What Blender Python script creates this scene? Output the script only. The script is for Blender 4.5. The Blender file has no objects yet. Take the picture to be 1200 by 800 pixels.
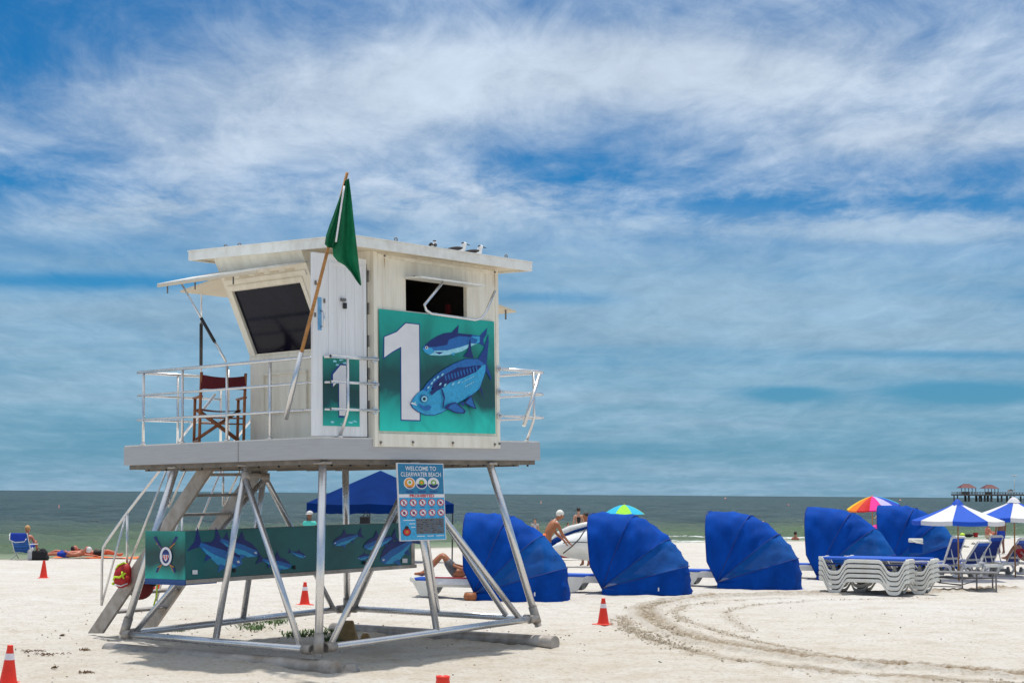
import bpy, math, random
import numpy as np
from mathutils import Vector, Matrix, Euler
random.seed(7)
sc = bpy.context.scene
COL = sc.collection
PI = math.pi
R = math.radians
def V(*a): return Vector(a)

# ------------------------------------------------------------------ camera
CH = 2.3; F = 1864.67; TH = 0.09548; RO = math.atan(.0078)
cam = bpy.data.cameras.new('camera'); co = bpy.data.objects.new('camera', cam); COL.objects.link(co)
cam.sensor_width = 36; cam.lens = 36*F/1200; cam.clip_end = 40000; cam.clip_start = .1
co.matrix_world = Matrix.Translation((0,0,CH)) @ Matrix.Rotation(PI/2+TH,4,'X') @ Matrix.Rotation(RO,4,'Z')
sc.camera = co
def ray(x,y):
    cr,sr=math.cos(RO),math.sin(RO); X,Y=x-600,y-400
    a=X*cr+Y*sr; b=-X*sr+Y*cr
    c,s=math.cos(TH),math.sin(TH)
    return V(a, F*c+b*s, F*s-b*c)/F
def G(x,y,z=0.):                       # a spot on the ground
    d=ray(x,y); t=(z-CH)/d.z; return V(d.x*t,d.y*t,z)
def D(x,y,Y):                          # a spot at distance Y
    d=ray(x,y); t=Y/d.y; return V(d.x*t,Y,CH+d.z*t)
# tower frame (slightly leaning in the sand)
O = V(-2.52704947,21.06704837,0.73388474+CH)
MU=V(0.63184526,0.77489739,0.01748155); MV=V(-0.77475988,0.6320745,-0.01513113); MW=V(-0.02277472,-0.00398347,0.99973269)
M3=Matrix((MU,MV,MW)).transposed(); M3i=M3.inverted()
def TP(x,y,ax,val):
    d=M3i@ray(x,y); a=M3i@(V(0,0,CH)-O); i='uvw'.index(ax); t=(val-a[i])/d[i]; return a+d*t
DZ=3.0
def L(u,v=None,w=None):
    if v is None: u,v,w=u
    return V(u,v,w+DZ)
def TL(x,y,ax,val): return L(TP(x,y,ax,val))

# ------------------------------------------------------------------ materials
def srgb(r,g,b):
    f=lambda c:(c/255/12.92) if c/255<=.04045 else ((c/255+.055)/1.055)**2.4
    return (f(r),f(g),f(b))
def _mat(name):
    m=bpy.data.materials.new(name); m.use_nodes=True; nt=m.node_tree
    return m,nt,nt.nodes['Principled BSDF']
def mat(name,col,rough=.6,metal=0,var=.12,vs=6.,bump=.0,bs=60.,spec=.5,stretch=(1,1,1),sheen=0,alpha=1,transl=0,tint=None):
    m,nt,b=_mat(name); N=nt.nodes; K=nt.links
    tc=N.new('ShaderNodeTexCoord'); mp=N.new('ShaderNodeMapping'); mp.inputs['Scale'].default_value=stretch
    K.new(tc.outputs['Object'],mp.inputs[0])
    no=N.new('ShaderNodeTexNoise'); no.inputs['Scale'].default_value=vs; no.inputs['Detail'].default_value=6
    no.inputs['Roughness'].default_value=.62
    K.new(mp.outputs[0],no.inputs['Vector'])
    mx=N.new('ShaderNodeMix'); mx.data_type='RGBA'
    t=tint or (1,1,1)
    mx.inputs['A'].default_value=(*[max(0,c*(1-var)*tt) for c,tt in zip(col,t)],1)
    mx.inputs['B'].default_value=(*[min(1,c*(1+var*.8)) for c in col],1)
    rp=N.new('ShaderNodeMapRange'); rp.inputs['From Min'].default_value=.3; rp.inputs['From Max'].default_value=.7
    K.new(no.outputs['Fac'],rp.inputs[0]); K.new(rp.outputs[0],mx.inputs['Factor'])
    K.new(mx.outputs['Result'],b.inputs['Base Color'])
    b.inputs['Roughness'].default_value=rough; b.inputs['Metallic'].default_value=metal
    b.inputs['Specular IOR Level'].default_value=spec
    if sheen: b.inputs['Sheen Weight'].default_value=sheen
    if metal>.3:
        r2=N.new('ShaderNodeMapRange'); r2.inputs['To Min'].default_value=max(.05,rough-.1); r2.inputs['To Max'].default_value=rough+.14
        K.new(no.outputs['Fac'],r2.inputs[0]); K.new(r2.outputs[0],b.inputs['Roughness'])
    if bump:
        n2=N.new('ShaderNodeTexNoise'); n2.inputs['Scale'].default_value=bs; n2.inputs['Detail'].default_value=4
        K.new(mp.outputs[0],n2.inputs['Vector'])
        bp=N.new('ShaderNodeBump'); bp.inputs['Strength'].default_value=bump; bp.inputs['Distance'].default_value=.02
        K.new(n2.outputs['Fac'],bp.inputs['Height']); K.new(bp.outputs[0],b.inputs['Normal'])
    out=[n for n in N if n.type=='OUTPUT_MATERIAL'][0]
    sh=b.outputs[0]
    if transl:
        tr=N.new('ShaderNodeBsdfTranslucent'); K.new(mx.outputs['Result'],tr.inputs[0])
        ms=N.new('ShaderNodeMixShader'); ms.inputs[0].default_value=transl
        K.new(sh,ms.inputs[1]); K.new(tr.outputs[0],ms.inputs[2]); sh=ms.outputs[0]
    if alpha<1:
        tp=N.new('ShaderNodeBsdfTransparent'); ms=N.new('ShaderNodeMixShader'); ms.inputs[0].default_value=alpha
        K.new(tp.outputs[0],ms.inputs[1]); K.new(sh,ms.inputs[2]); sh=ms.outputs[0]
    K.new(sh,out.inputs[0])
    return m
def stained(name,col,dirt,rough,metal,amount,groove=None,spec=.5,scale=3,stretch=(1,1,.25)):
    """painted or metal sheet with runs of dirt and optional vertical grooves along one local axis"""
    m,nt,b=_mat(name); N=nt.nodes; K=nt.links
    tc=N.new('ShaderNodeTexCoord'); mp=N.new('ShaderNodeMapping'); mp.inputs['Scale'].default_value=stretch
    K.new(tc.outputs['Object'],mp.inputs[0])
    no=N.new('ShaderNodeTexNoise'); no.inputs['Scale'].default_value=scale; no.inputs['Detail'].default_value=9; no.inputs['Roughness'].default_value=.7
    K.new(mp.outputs[0],no.inputs['Vector'])
    rp=N.new('ShaderNodeMapRange'); rp.inputs['From Min'].default_value=.42; rp.inputs['From Max'].default_value=.8; rp.inputs['To Max'].default_value=amount
    K.new(no.outputs['Fac'],rp.inputs[0])
    mx=N.new('ShaderNodeMix'); mx.data_type='RGBA'; mx.inputs['A'].default_value=(*col,1); mx.inputs['B'].default_value=(*dirt,1)
    K.new(rp.outputs[0],mx.inputs['Factor']); K.new(mx.outputs['Result'],b.inputs['Base Color'])
    b.inputs['Roughness'].default_value=rough; b.inputs['Metallic'].default_value=metal; b.inputs['Specular IOR Level'].default_value=spec
    if groove is not None:
        sx=N.new('ShaderNodeSeparateXYZ'); K.new(tc.outputs['Object'],sx.inputs[0])
        ad=N.new('ShaderNodeMath'); ad.operation='MULTIPLY'; ad.inputs[1].default_value=1/.155; K.new(sx.outputs[groove],ad.inputs[0])
        fr=N.new('ShaderNodeMath'); fr.operation='FRACT'; K.new(ad.outputs[0],fr.inputs[0])
        gt=N.new('ShaderNodeMapRange'); gt.interpolation_type='SMOOTHSTEP'; gt.inputs['From Min'].default_value=0; gt.inputs['From Max'].default_value=.12
        K.new(fr.outputs[0],gt.inputs[0])
        bp=N.new('ShaderNodeBump'); bp.inputs['Strength'].default_value=.5; bp.inputs['Distance'].default_value=.01
        K.new(gt.outputs[0],bp.inputs['Height']); K.new(bp.outputs[0],b.inputs['Normal'])
    return m
ALU=mat('aluminium_tube',(.74,.74,.75),rough=.25,metal=.8,var=.1,vs=4)
ALUW=mat('weathered_aluminium',(.42,.39,.36),rough=.5,metal=.45,var=.3,vs=5,bump=.15,bs=40,tint=(.95,.85,.75))
DECKM=stained('deck_fascia_aluminium',(.50,.50,.51),(.24,.21,.18),.5,.35,.3,scale=5,stretch=(.5,.5,9))
DECKT=mat('pale_deck_planks',(.76,.73,.68),rough=.7,var=.15,vs=3,stretch=(1,8,1))  # made paler to bounce added light up onto the cabin side wall
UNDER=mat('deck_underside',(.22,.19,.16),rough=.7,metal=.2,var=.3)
CREAM=stained('cream_siding',(.88,.84,.73),(.42,.33,.21),.5,0,.5,groove=0,scale=4,stretch=(1.6,1.6,.16))
CREAMV=stained('cream_panel',(.88,.84,.73),(.42,.33,.21),.5,0,.45,scale=4,stretch=(1.6,1.6,.2))
ROOFW=stained('white_roof_trim',(.86,.86,.82),(.42,.36,.27),.45,0,.5,scale=5,stretch=(1,1,.8))
SOFF=stained('beige_soffit',(.70,.62,.48),(.4,.34,.25),.6,0,.3)
DOORW=stained('white_door',(.84,.85,.87),(.45,.42,.38),.35,0,.4,scale=4,stretch=(2,2,.2))
DARKGL=mat('dark_window',(.005,.007,.022),rough=.1,var=.6,vs=1.2,spec=.22)
BLACK=mat('black_plastic',(.015,.015,.017),rough=.5)
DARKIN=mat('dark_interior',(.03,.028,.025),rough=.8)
WOOD=mat('bamboo_wood',(.42,.2,.06),rough=.5,var=.4,vs=3,stretch=(1,1,5))
TEAK=mat('teak_wood',(.34,.115,.04),rough=.55,var=.35,vs=12)
MAROON=mat('maroon_canvas',(.11,.006,.012),rough=.85,var=.25,vs=20,bump=.2,bs=200)
GREENC=mat('green_flag_cloth',(.004,.16,.065),rough=.8,var=.2,vs=6,transl=.3)
WHITEC=mat('white_cloth',(.75,.75,.78),rough=.8)
CONE=mat('orange_red_cone',(.85,.035,.012),rough=.45,var=.1,vs=7)
CONE2=mat('cone_scuffed_base',(.75,.06,.03),rough=.6,var=.3,vs=25)
REFL=mat('reflective_collar',(.78,.72,.76),rough=.4,var=.1)
BLUEC=mat('royal_blue_canvas',(.001,.068,.40),rough=.75,var=.3,vs=1.6,bump=.75,bs=2.6,transl=.22,stretch=(1.6,1,.8),spec=.12)
BLUEM=mat('blue_mesh_window',(.004,.105,.42),spec=.15,rough=.6,var=.25,vs=3,alpha=.9,transl=.25)
SEAM=mat('dark_blue_seam',(.002,.03,.22),rough=.7)
NAVY=mat('navy_canopy',(.0008,.022,.13),rough=.8,var=.2,vs=1.5,bump=.25,bs=4,spec=.06)
SLING=mat('blue_sling',(.008,.04,.26),rough=.7,var=.2,vs=10)
CUSH=mat('blue_cushion',(.01,.1,.55),rough=.6,var=.2,vs=6)
PLAST=mat('white_plastic',(.9,.9,.87),rough=.4,var=.06,vs=5,tint=(1,.97,.9),transl=.25)
GREYPL=mat('old_grey_plastic',(.22,.21,.19),rough=.55,var=.3)
GREYM=mat('grey_steel',(.2,.19,.18),rough=.5,metal=.4,var=.3)
UMBW=mat('white_canvas',(.82,.81,.8),rough=.8,var=.06,transl=.3)
UMBB=mat('blue_canvas',(.008,.1,.62),rough=.7,var=.12,transl=.3)
SKINT=mat('tanned_skin',(.36,.13,.055),rough=.5,var=.15,vs=8)
SKINL=mat('light_skin',(.55,.28,.18),rough=.5,var=.12,vs=8)
SKINR=mat('sunburnt_skin',(.5,.17,.1),rough=.5,var=.15,vs=8)
SKIND=mat('brown_skin',(.2,.085,.045),rough=.5,var=.12,vs=8)
HAIRW=mat('white_hair',(.78,.76,.68),rough=.8,var=.15,vs=30,bump=.4)
HAIRD=mat('dark_hair',(.02,.013,.01),rough=.6,var=.3,vs=30)
HAIRB=mat('blond_hair',(.5,.27,.1),rough=.7,var=.25,vs=30)
RED=mat('red_fabric',(.45,.012,.015),rough=.6,var=.2,vs=10,bump=.2)
NEON=mat('neon_yellow',(.62,.85,.03),rough=.5)
ORANGE=mat('orange_fabric',(.9,.16,.02),rough=.7)
PINK=mat('pink_fabric',(.85,.04,.35),rough=.7)
MINT=mat('mint_fabric',(.08,.6,.5),rough=.7)
BLKF=mat('black_fabric',(.012,.012,.014),rough=.8)
GREYF=mat('grey_patterned_fabric',(.5,.5,.52),rough=.8,var=.5,vs=60)
TERN=mat('dark_feathers',(.035,.03,.033),rough=.7,var=.3)
WHTF=mat('white_feathers',(.8,.8,.8),rough=.7)
BRICK=mat('sandy_block',(.33,.21,.09),rough=.9,var=.3,vs=10,bump=.5)
SEAWEED=mat('dried_seaweed',(.16,.09,.04),rough=.9,var=.5,vs=20,bump=.6)
WEED=mat('green_weed',(.06,.12,.025),rough=.7,var=.4,vs=9)
PIERW=mat('pier_timber',(.2,.16,.13),rough=.8,var=.4,vs=.8)
PIERR=mat('red_roof',(.11,.012,.014),rough=.6,var=.2)
def flat(name,rgb,rough=.45): return mat(name,srgb(*rgb),rough=rough,var=.2,vs=22)
P_WH=mat('print_white',srgb(226,226,230),rough=.45,var=.05,vs=5); P_NV=flat('print_navy',(4,32,110)); P_DK=flat('print_dark_blue',(8,60,140))
P_MD=flat('print_mid_blue',(25,105,180)); P_LT=flat('print_light_blue',(50,165,215)); P_PL=flat('print_pale_blue',(150,215,235))
P_BK=flat('print_black',(8,10,20)); P_RD=flat('print_red',(205,30,45)); P_GD=flat('print_gold',(190,130,25)); P_TB=flat('print_teal_blue',(22,120,165))
P_SK=flat('print_sky_blue',(55,165,215)); P_GR=flat('print_green',(110,170,40)); P_GY=flat('print_grey',(95,98,105)); P_OR=flat('print_orange',(235,150,30))
def teal(name,zlo,zhi,bright=1.):
    """printed underwater scene: turquoise low, deep green middle, soft rays"""
    m,nt,b=_mat(name); N=nt.nodes; K=nt.links
    tc=N.new('ShaderNodeTexCoord'); sx=N.new('ShaderNodeSeparateXYZ'); K.new(tc.outputs['Object'],sx.inputs[0])
    mr=N.new('ShaderNodeMapRange'); mr.inputs['From Min'].default_value=zlo; mr.inputs['From Max'].default_value=zhi; K.new(sx.outputs[2],mr.inputs[0])
    no=N.new('ShaderNodeTexNoise'); no.inputs['Scale'].default_value=1.6; no.inputs['Detail'].default_value=3; no.inputs['Distortion'].default_value=.8
    mp=N.new('ShaderNodeMapping'); mp.inputs['Scale'].default_value=(1,1,.8); K.new(tc.outputs['Object'],mp.inputs[0]); K.new(mp.outputs[0],no.inputs['Vector'])
    ad=N.new('ShaderNodeMath'); ad.operation='MULTIPLY_ADD'; ad.inputs[1].default_value=.55; ad.inputs[2].default_value=-.27; K.new(no.outputs['Fac'],ad.inputs[0])
    a2=N.new('ShaderNodeMath'); a2.operation='ADD'; K.new(mr.outputs[0],a2.inputs[0]); K.new(ad.outputs[0],a2.inputs[1])
    cr=N.new('ShaderNodeValToRGB'); e=cr.color_ramp.elements
    k=[(0,(20,185,170)),(.16,(8,150,140)),(.3,(0,70,72)),(.5,(2,62,62)),(.72,(4,105,98)),(1,(14,150,138))]
    e[0].position=0; e[1].position=1
    for q in k[1:-1]: e.new(q[0])
    for el,q in zip(cr.color_ramp.elements,k): el.position=q[0]; el.color=(*[c*bright for c in srgb(*q[1])],1)
    K.new(a2.outputs[0],cr.inputs[0]); K.new(cr.outputs[0],b.inputs['Base Color']); b.inputs['Roughness'].default_value=.4
    return m
TEAL=teal('underwater_print',DZ+.1,DZ+1.78,1.3)
TEALD=teal('underwater_print_door',DZ+.15,DZ+1.1)
TEALB=mat('dark_teal_banner',srgb(6,98,100),rough=.4,var=.35,vs=1.2,bump=.15,bs=3)
TEALE=teal('underwater_print_rack',DZ-1.95,DZ-1.2)

# ------------------------------------------------------------------ mesh builder
class MB:
    def __init__(s): s.v=[]; s.f=[]; s.m=[]; s.mats=[]; s.sm=[]
    def mi(s,m):
        if m is None: return 0
        if m not in s.mats: s.mats.append(m)
        return s.mats.index(m)
    def add(s,vs,fs,m=None,smooth=False):
        k=len(s.v); i=s.mi(m); s.v+= [Vector(p) for p in vs]
        for f in fs: s.f.append([k+j for j in f]); s.m.append(i); s.sm.append(smooth)
        return s
    def hexa(s,p,m=None):      # 8 corners: bottom 4 then top 4
        return s.add(p,[(3,2,1,0),(4,5,6,7),(0,1,5,4),(1,2,6,5),(2,3,7,6),(3,0,4,7)],m)
    def box(s,a,b,m=None,rz=0,pivot=None):
        (x0,y0,z0),(x1,y1,z1)=a,b
        p=[V(x,y,z) for z in (z0,z1) for x,y in ((x0,y0),(x1,y0),(x1,y1),(x0,y1))]
        if rz:
            c=V(*(pivot or ((x0+x1)/2,(y0+y1)/2,0))); r=Matrix.Rotation(rz,3,'Z'); p=[c+r@(q-c) for q in p]
        return s.hexa(p,m)
    def bbox(s,a,b,m=None,r=.01):   # box with chamfered vertical and top edges
        (x0,y0,z0),(x1,y1,z1)=a,b
        def ring(i,z): return [V(x0+i,y0+r,z),V(x0+r,y0+i,z),V(x1-r,y0+i,z),V(x1-i,y0+r,z),V(x1-i,y1-r,z),V(x1-r,y1-i,z),V(x0+r,y1-i,z),V(x0+i,y1-r,z)]
        rr=[ring(r*.6,z0),ring(0,z0+r),ring(0,z1-r),ring(r*.6,z1)]
        vs=sum(rr,[]); fs=[tuple(range(7,-1,-1)),tuple(range(24,32))]
        for k in range(3):
            for j in range(8): fs.append((k*8+j,k*8+(j+1)%8,k*8+8+(j+1)%8,k*8+8+j))
        return s.add(vs,fs,m)
    def prism(s,poly,ext,m=None):
        n=len(poly); ext=V(*ext); p=[Vector(q) for q in poly]
        return s.add(p+[q+ext for q in p],[tuple(range(n-1,-1,-1)),tuple(range(n,2*n))]+[(i,(i+1)%n,n+(i+1)%n,n+i) for i in range(n)],m)
    def poly(s,pts,m=None): return s.add(pts,[tuple(range(len(pts)))],m)
    def tube(s,path,r,m=None,n=10,caps=True,closed=False):
        P=[Vector(p) for p in path]; rs=r if isinstance(r,(list,tuple)) else [r]*len(P)
        vs=[]; fs=[]; prev=None
        for i,p in enumerate(P):
            t=(P[min(i+1,len(P)-1)]-P[max(i-1,0)]).normalized()
            if prev is None:
                a=t.cross(V(0,0,1)); 
                if a.length<.05: a=t.cross(V(1,0,0))
                a.normalize()
            else:
                a=(prev-t*prev.dot(t)); a.normalize()
            prev=a; b=t.cross(a)
            for k in range(n):
                th=2*PI*k/n; vs.append(p+(a*math.cos(th)+b*math.sin(th))*rs[i])
        for i in range(len(P)-1):
            for k in range(n): fs.append((i*n+k,i*n+(k+1)%n,(i+1)*n+(k+1)%n,(i+1)*n+k))
        s.add(vs,fs,m,True)
        if caps:
            q=len(s.v)-len(vs); i=s.mi(m)
            s.f.append([q+k for k in range(n-1,-1,-1)]); s.m.append(i); s.sm.append(False)
            s.f.append([q+(len(P)-1)*n+k for k in range(n)]); s.m.append(i); s.sm.append(False)
        return s
    def ell(s,c,rad,m=None,n=12,k=8,rot=None):
        c=Vector(c); vs=[]; fs=[]
        for i in range(k+1):
            ph=PI*i/k
            for j in range(n):
                th=2*PI*j/n; q=V(rad[0]*math.sin(ph)*math.cos(th),rad[1]*math.sin(ph)*math.sin(th),rad[2]*math.cos(ph))
                if rot: q=rot@q
                vs.append(c+q)
        for i in range(k):
            for j in range(n): fs.append((i*n+j,(i+1)*n+j,(i+1)*n+(j+1)%n,i*n+(j+1)%n))
        return s.add(vs,fs,m,True)
    def lathe(s,c,prof,m=None,n=20):
        c=Vector(c); vs=[];fs=[]
        for r,z in prof:
            for j in range(n): vs.append(c+V(r*math.cos(2*PI*j/n),r*math.sin(2*PI*j/n),z))
        for i in range(len(prof)-1):
            for j in range(n): fs.append((i*n+j,i*n+(j+1)%n,(i+1)*n+(j+1)%n,(i+1)*n+j))
        return s.add(vs,fs,m,True)
    def grid(s,pts,m=None,smooth=True):      # pts[i][j]
        a=len(pts); b=len(pts[0]); vs=[q for row in pts for q in row]
        return s.add(vs,[(i*b+j,(i+1)*b+j,(i+1)*b+j+1,i*b+j+1) for i in range(a-1) for j in range(b-1)],m,smooth)
    def build(s,name,m=None,parent=None,label=None,cat=None,group=None,kind=None,bevel=0):
        me=bpy.data.meshes.new(name); me.from_pydata([tuple(v) for v in s.v],[],s.f)
        if m is not None: s.mats=[m]+[q for q in s.mats if q is not m] if not s.mats else s.mats
        for q in s.mats: me.materials.append(q)
        if s.mats and len(me.polygons)==len(s.m): me.polygons.foreach_set('material_index',s.m)
        if len(me.polygons)==len(s.sm): me.polygons.foreach_set('use_smooth',s.sm)
        me.update()
        o=bpy.data.objects.new(name,me); COL.objects.link(o)
        if parent: o.parent=parent
        if bevel:
            bv=o.modifiers.new('bevel','BEVEL'); bv.width=bevel; bv.segments=2; bv.limit_method='ANGLE'
        return tag(o,label,cat,group,kind)
def _islands(b):
    par=list(range(len(b.v)))
    def fd(i):
        while par[i]!=i: par[i]=par[par[i]]; i=par[i]
        return i
    for f in b.f:
        for j in f[1:]: par[fd(j)]=fd(f[0])
    g={}
    for k,f in enumerate(b.f): g.setdefault(fd(f[0]),[]).append(k)
    return list(g.values())
def build_each(b,name,m,parent):
    out=[]
    for fs in _islands(b):
        ids=sorted({j for k in fs for j in b.f[k]}); mp={j:i for i,j in enumerate(ids)}; c=MB()
        c.v=[b.v[j] for j in ids]; c.f=[[mp[j] for j in b.f[k]] for k in fs]; c.sm=[b.sm[k] for k in fs]; mm=b.mats[b.m[fs[0]]] if b.mats else m
        c.mats=[mm] if mm else []; c.m=[0]*len(fs); out.append(c.build(name,None,parent))
    return out
def tag(o,label=None,cat=None,group=None,kind=None):
    if label: o['label']=label
    if cat: o['category']=cat
    if group: o['group']=group
    if kind: o['kind']=kind
    return o
def thing(name,loc,rz,label,cat,group=None):
    o=bpy.data.objects.new(name,None); COL.objects.link(o); o.location=loc; o.rotation_euler=(0,0,rz); o.empty_display_size=.2
    return tag(o,label,cat,group)
def kids(o): return [c for c in ALLK.get(o.name,[])]
def copy_tree(o,parent=None):
    c=o.copy(); COL.objects.link(c); c.parent=parent
    for ch in [x for x in COL.objects if x.parent is o]: copy_tree(ch,c)
    return c
def text_mesh(txt,size=1.,align='CENTER',bold=0.0):
    cu=bpy.data.curves.new('txt','FONT'); cu.body=txt; cu.size=size; cu.align_x=align; cu.align_y='CENTER'; cu.offset=bold; cu.resolution_u=3
    ob=bpy.data.objects.new('txt',cu); COL.objects.link(ob)
    dg=bpy.context.evaluated_depsgraph_get(); me=bpy.data.meshes.new_from_object(ob.evaluated_get(dg))
    vs=[v.co.copy() for v in me.vertices]; fs=[tuple(p.vertices) for p in me.polygons]
    bpy.data.objects.remove(ob); bpy.data.curves.remove(cu); bpy.data.meshes.remove(me)
    return vs,fs
def skin(verts,edges,radii,sub=1,root=0):
    me=bpy.data.meshes.new('sk'); me.from_pydata([tuple(v) for v in verts],edges,[])
    ob=bpy.data.objects.new('sk',me); COL.objects.link(ob)
    md=ob.modifiers.new('Skin','SKIN'); md.use_smooth_shade=True
    ss=ob.modifiers.new('s','SUBSURF'); ss.levels=sub; ss.render_levels=sub
    ly=me.skin_vertices[0].data
    for i,r in enumerate(radii):
        ly[i].radius=(r,r) if not isinstance(r,tuple) else r; ly[i].use_root=(i==root)
    dg=bpy.context.evaluated_depsgraph_get(); m2=bpy.data.meshes.new_from_object(ob.evaluated_get(dg))
    vs=[v.co.copy() for v in m2.vertices]; fs=[tuple(p.vertices) for p in m2.polygons]
    bpy.data.objects.remove(ob); bpy.data.meshes.remove(me); bpy.data.meshes.remove(m2)
    return vs,fs

# ------------------------------------------------------------------ noise for terrain
def _hash(ix,iy,s):
    h=(ix.astype(np.int64)*374761393+iy.astype(np.int64)*668265263+s*982451653)&0xffffffff
    h=((h^(h>>13))*1274126177)&0xffffffff; return ((h^(h>>16))&0xffff)/65535.
def vnoise(x,y,s=0):
    ix=np.floor(x); iy=np.floor(y); fx=x-ix; fy=y-iy; fx=fx*fx*(3-2*fx); fy=fy*fy*(3-2*fy)
    a=_hash(ix,iy,s);b=_hash(ix+1,iy,s);c=_hash(ix,iy+1,s);d=_hash(ix+1,iy+1,s)
    return (a*(1-fx)+b*fx)*(1-fy)+(c*(1-fx)+d*fx)*fy-.5
def fbm(x,y,o=4,s=0):
    t=0;a=1.
    for k in range(o): t=t+a*vnoise(x*2**k,y*2**k,s+k*17); a*=.5
    return t
def ndist(X,Y,pl):       # distance to polyline, and arc length position
    best=np.full(X.shape,1e9); pos=np.zeros(X.shape); acc=0
    for (x0,y0),(x1,y1) in zip(pl[:-1],pl[1:]):
        dx,dy=x1-x0,y1-y0; L2=dx*dx+dy*dy; t=np.clip(((X-x0)*dx+(Y-y0)*dy)/L2,0,1)
        d=np.hypot(X-x0-t*dx,Y-y0-t*dy); k=d<best; best=np.where(k,d,best); pos=np.where(k,acc+t*math.sqrt(L2),pos); acc+=math.sqrt(L2)
    return best,pos
SHORE=[(-400,-200),(-60,30),(-17.7,55),(-9,63),(-3.9,70),(3,77),(9.8,82),(30,94),(80,120),(500,330)]
def shore_sd(X,Y):
    d,_=ndist(X,Y,SHORE)
    ys=np.interp(X,[p[0] for p in SHORE],[p[1] for p in SHORE]); return np.where(Y>ys,d,-d)   # + is sea
def sheet(name,dist,ang,zf,m,attrs=None):
    A,Dd=np.meshgrid(ang,dist); X=Dd*np.sin(A); Y=Dd*np.cos(A); Z,at=zf(X,Y,Dd)
    nr,nc=X.shape; n=nr*nc
    me=bpy.data.meshes.new(name); me.vertices.add(n)
    me.vertices.foreach_set('co',np.stack([X,Y,Z],-1).astype(np.float32).ravel())
    i=np.arange(nr-1)[:,None]*nc+np.arange(nc-1)[None,:]
    q=np.stack([i,i+1,i+nc+1,i+nc],-1).reshape(-1,4).astype(np.int32)
    me.loops.add(q.size); me.loops.foreach_set('vertex_index',q.ravel())
    me.polygons.add(len(q)); me.polygons.foreach_set('loop_start',np.arange(0,q.size,4,dtype=np.int32))
    me.polygons.foreach_set('loop_total',np.full(len(q),4,np.int32)); me.polygons.foreach_set('use_smooth',np.ones(len(q),bool))
    me.update(calc_edges=True); me.validate()
    for k,v in at.items():
        a=me.attributes.new(k,'FLOAT','POINT'); a.data.foreach_set('value',v.astype(np.float32).ravel())
    me.materials.append(m); o=bpy.data.objects.new(name,me); COL.objects.link(o); return o
def px(l): return [(G(x,y).x,G(x,y).y) for x,y in l]
TRK1=px([(1230,796),(1120,788),(1010,780),(940,772),(880,763),(825,752),(785,739),(760,725),(755,713),(785,705),(840,700),(900,698),(980,696),(1060,695),(1180,690)])
TRK2=px([(1040,778),(960,768),(900,756),(850,743),(800,728),(790,718),(805,710),(850,705),(920,702)])
TRK3=px([(1235,804),(1130,800),(1000,792),(900,780),(830,768),(770,752),(735,735),(728,722)])
TRK4=px([(880,742),(858,728),(850,718),(880,709),(960,704),(1100,701)])
def sand(X,Y,Dd):
    sd=shore_sd(X,Y)
    z=.05*fbm(X*.22,Y*.22,3,1)+.028*fbm(X*1.1,Y*1.1,3,5)
    near=np.clip((60-Dd)/40,0,1)
    z=z+near*(.03*fbm(X*2.2,Y*2.2,3,8)+.022*fbm(X*4.5,Y*4.5,3,9))
    fp=vnoise(X*2.6,Y*2.6,31); z=z-near*.11*np.clip(fp-.22,0,1)-near*.07*np.clip(vnoise(X*4.1+3,Y*4.1,37)-.24,0,1)
    churn=np.zeros(X.shape)
    for pl,w,h,st in ((TRK1,.2,.11,1.1),(TRK2,.1,.03,.55),(TRK3,.14,.035,.7),(TRK4,.09,.015,.35)):
        d,s=ndist(X,Y,pl)
        gap=np.clip(.65+1.6*vnoise(s*.45,s*0+3.3,41),0.1,1)
        core=np.exp(-(d/w)**2)
        z=z+h*.8*gap*(core*(.2+.9*np.abs(fbm(X*7,Y*7,3,51))+.7*np.abs(vnoise(X*17,Y*17,53)))*1.5-np.exp(-((d-.0)/(w*.35))**2)*.6)
        z=z+h*.5*np.exp(-((d-w*1.25)/(w*.35))**2)
        churn=np.maximum(churn,st*np.exp(-(d/(w*np.clip(Dd/26,1,2)))**2)*np.clip(gap,.55,1))
    wet=np.clip((sd+3)/3,0,1)
    # scuffed hollow round the tower skids
    T=np.array([[TRK1[0][0],0]]); cx,cy=-1.0,24.3
    dt=np.hypot(X-cx,Y-cy)
    for a_,c_ in (((-2.47,20.9),(-5.63,23.45)),((.43,24.4),(-2.7,27.0))):
        dd_,ss_=ndist(X,Y,[a_,c_]); z=z+(.035+.05*vnoise(ss_*1.3,ss_*0+7,3))*np.exp(-(dd_/.35)**2)
    tan=np.clip((34-Dd)/14,0,1)*.55+np.exp(-(dt/5)**2)*.5
    z=np.where(sd>-6,z*np.clip(-sd/6,0,1),z)
    z=np.where(sd>-2,-.035*(sd+2),z); z=np.maximum(z,-3)
    return z,{'churn':churn,'wet':wet,'tan':tan+0*X}
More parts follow.
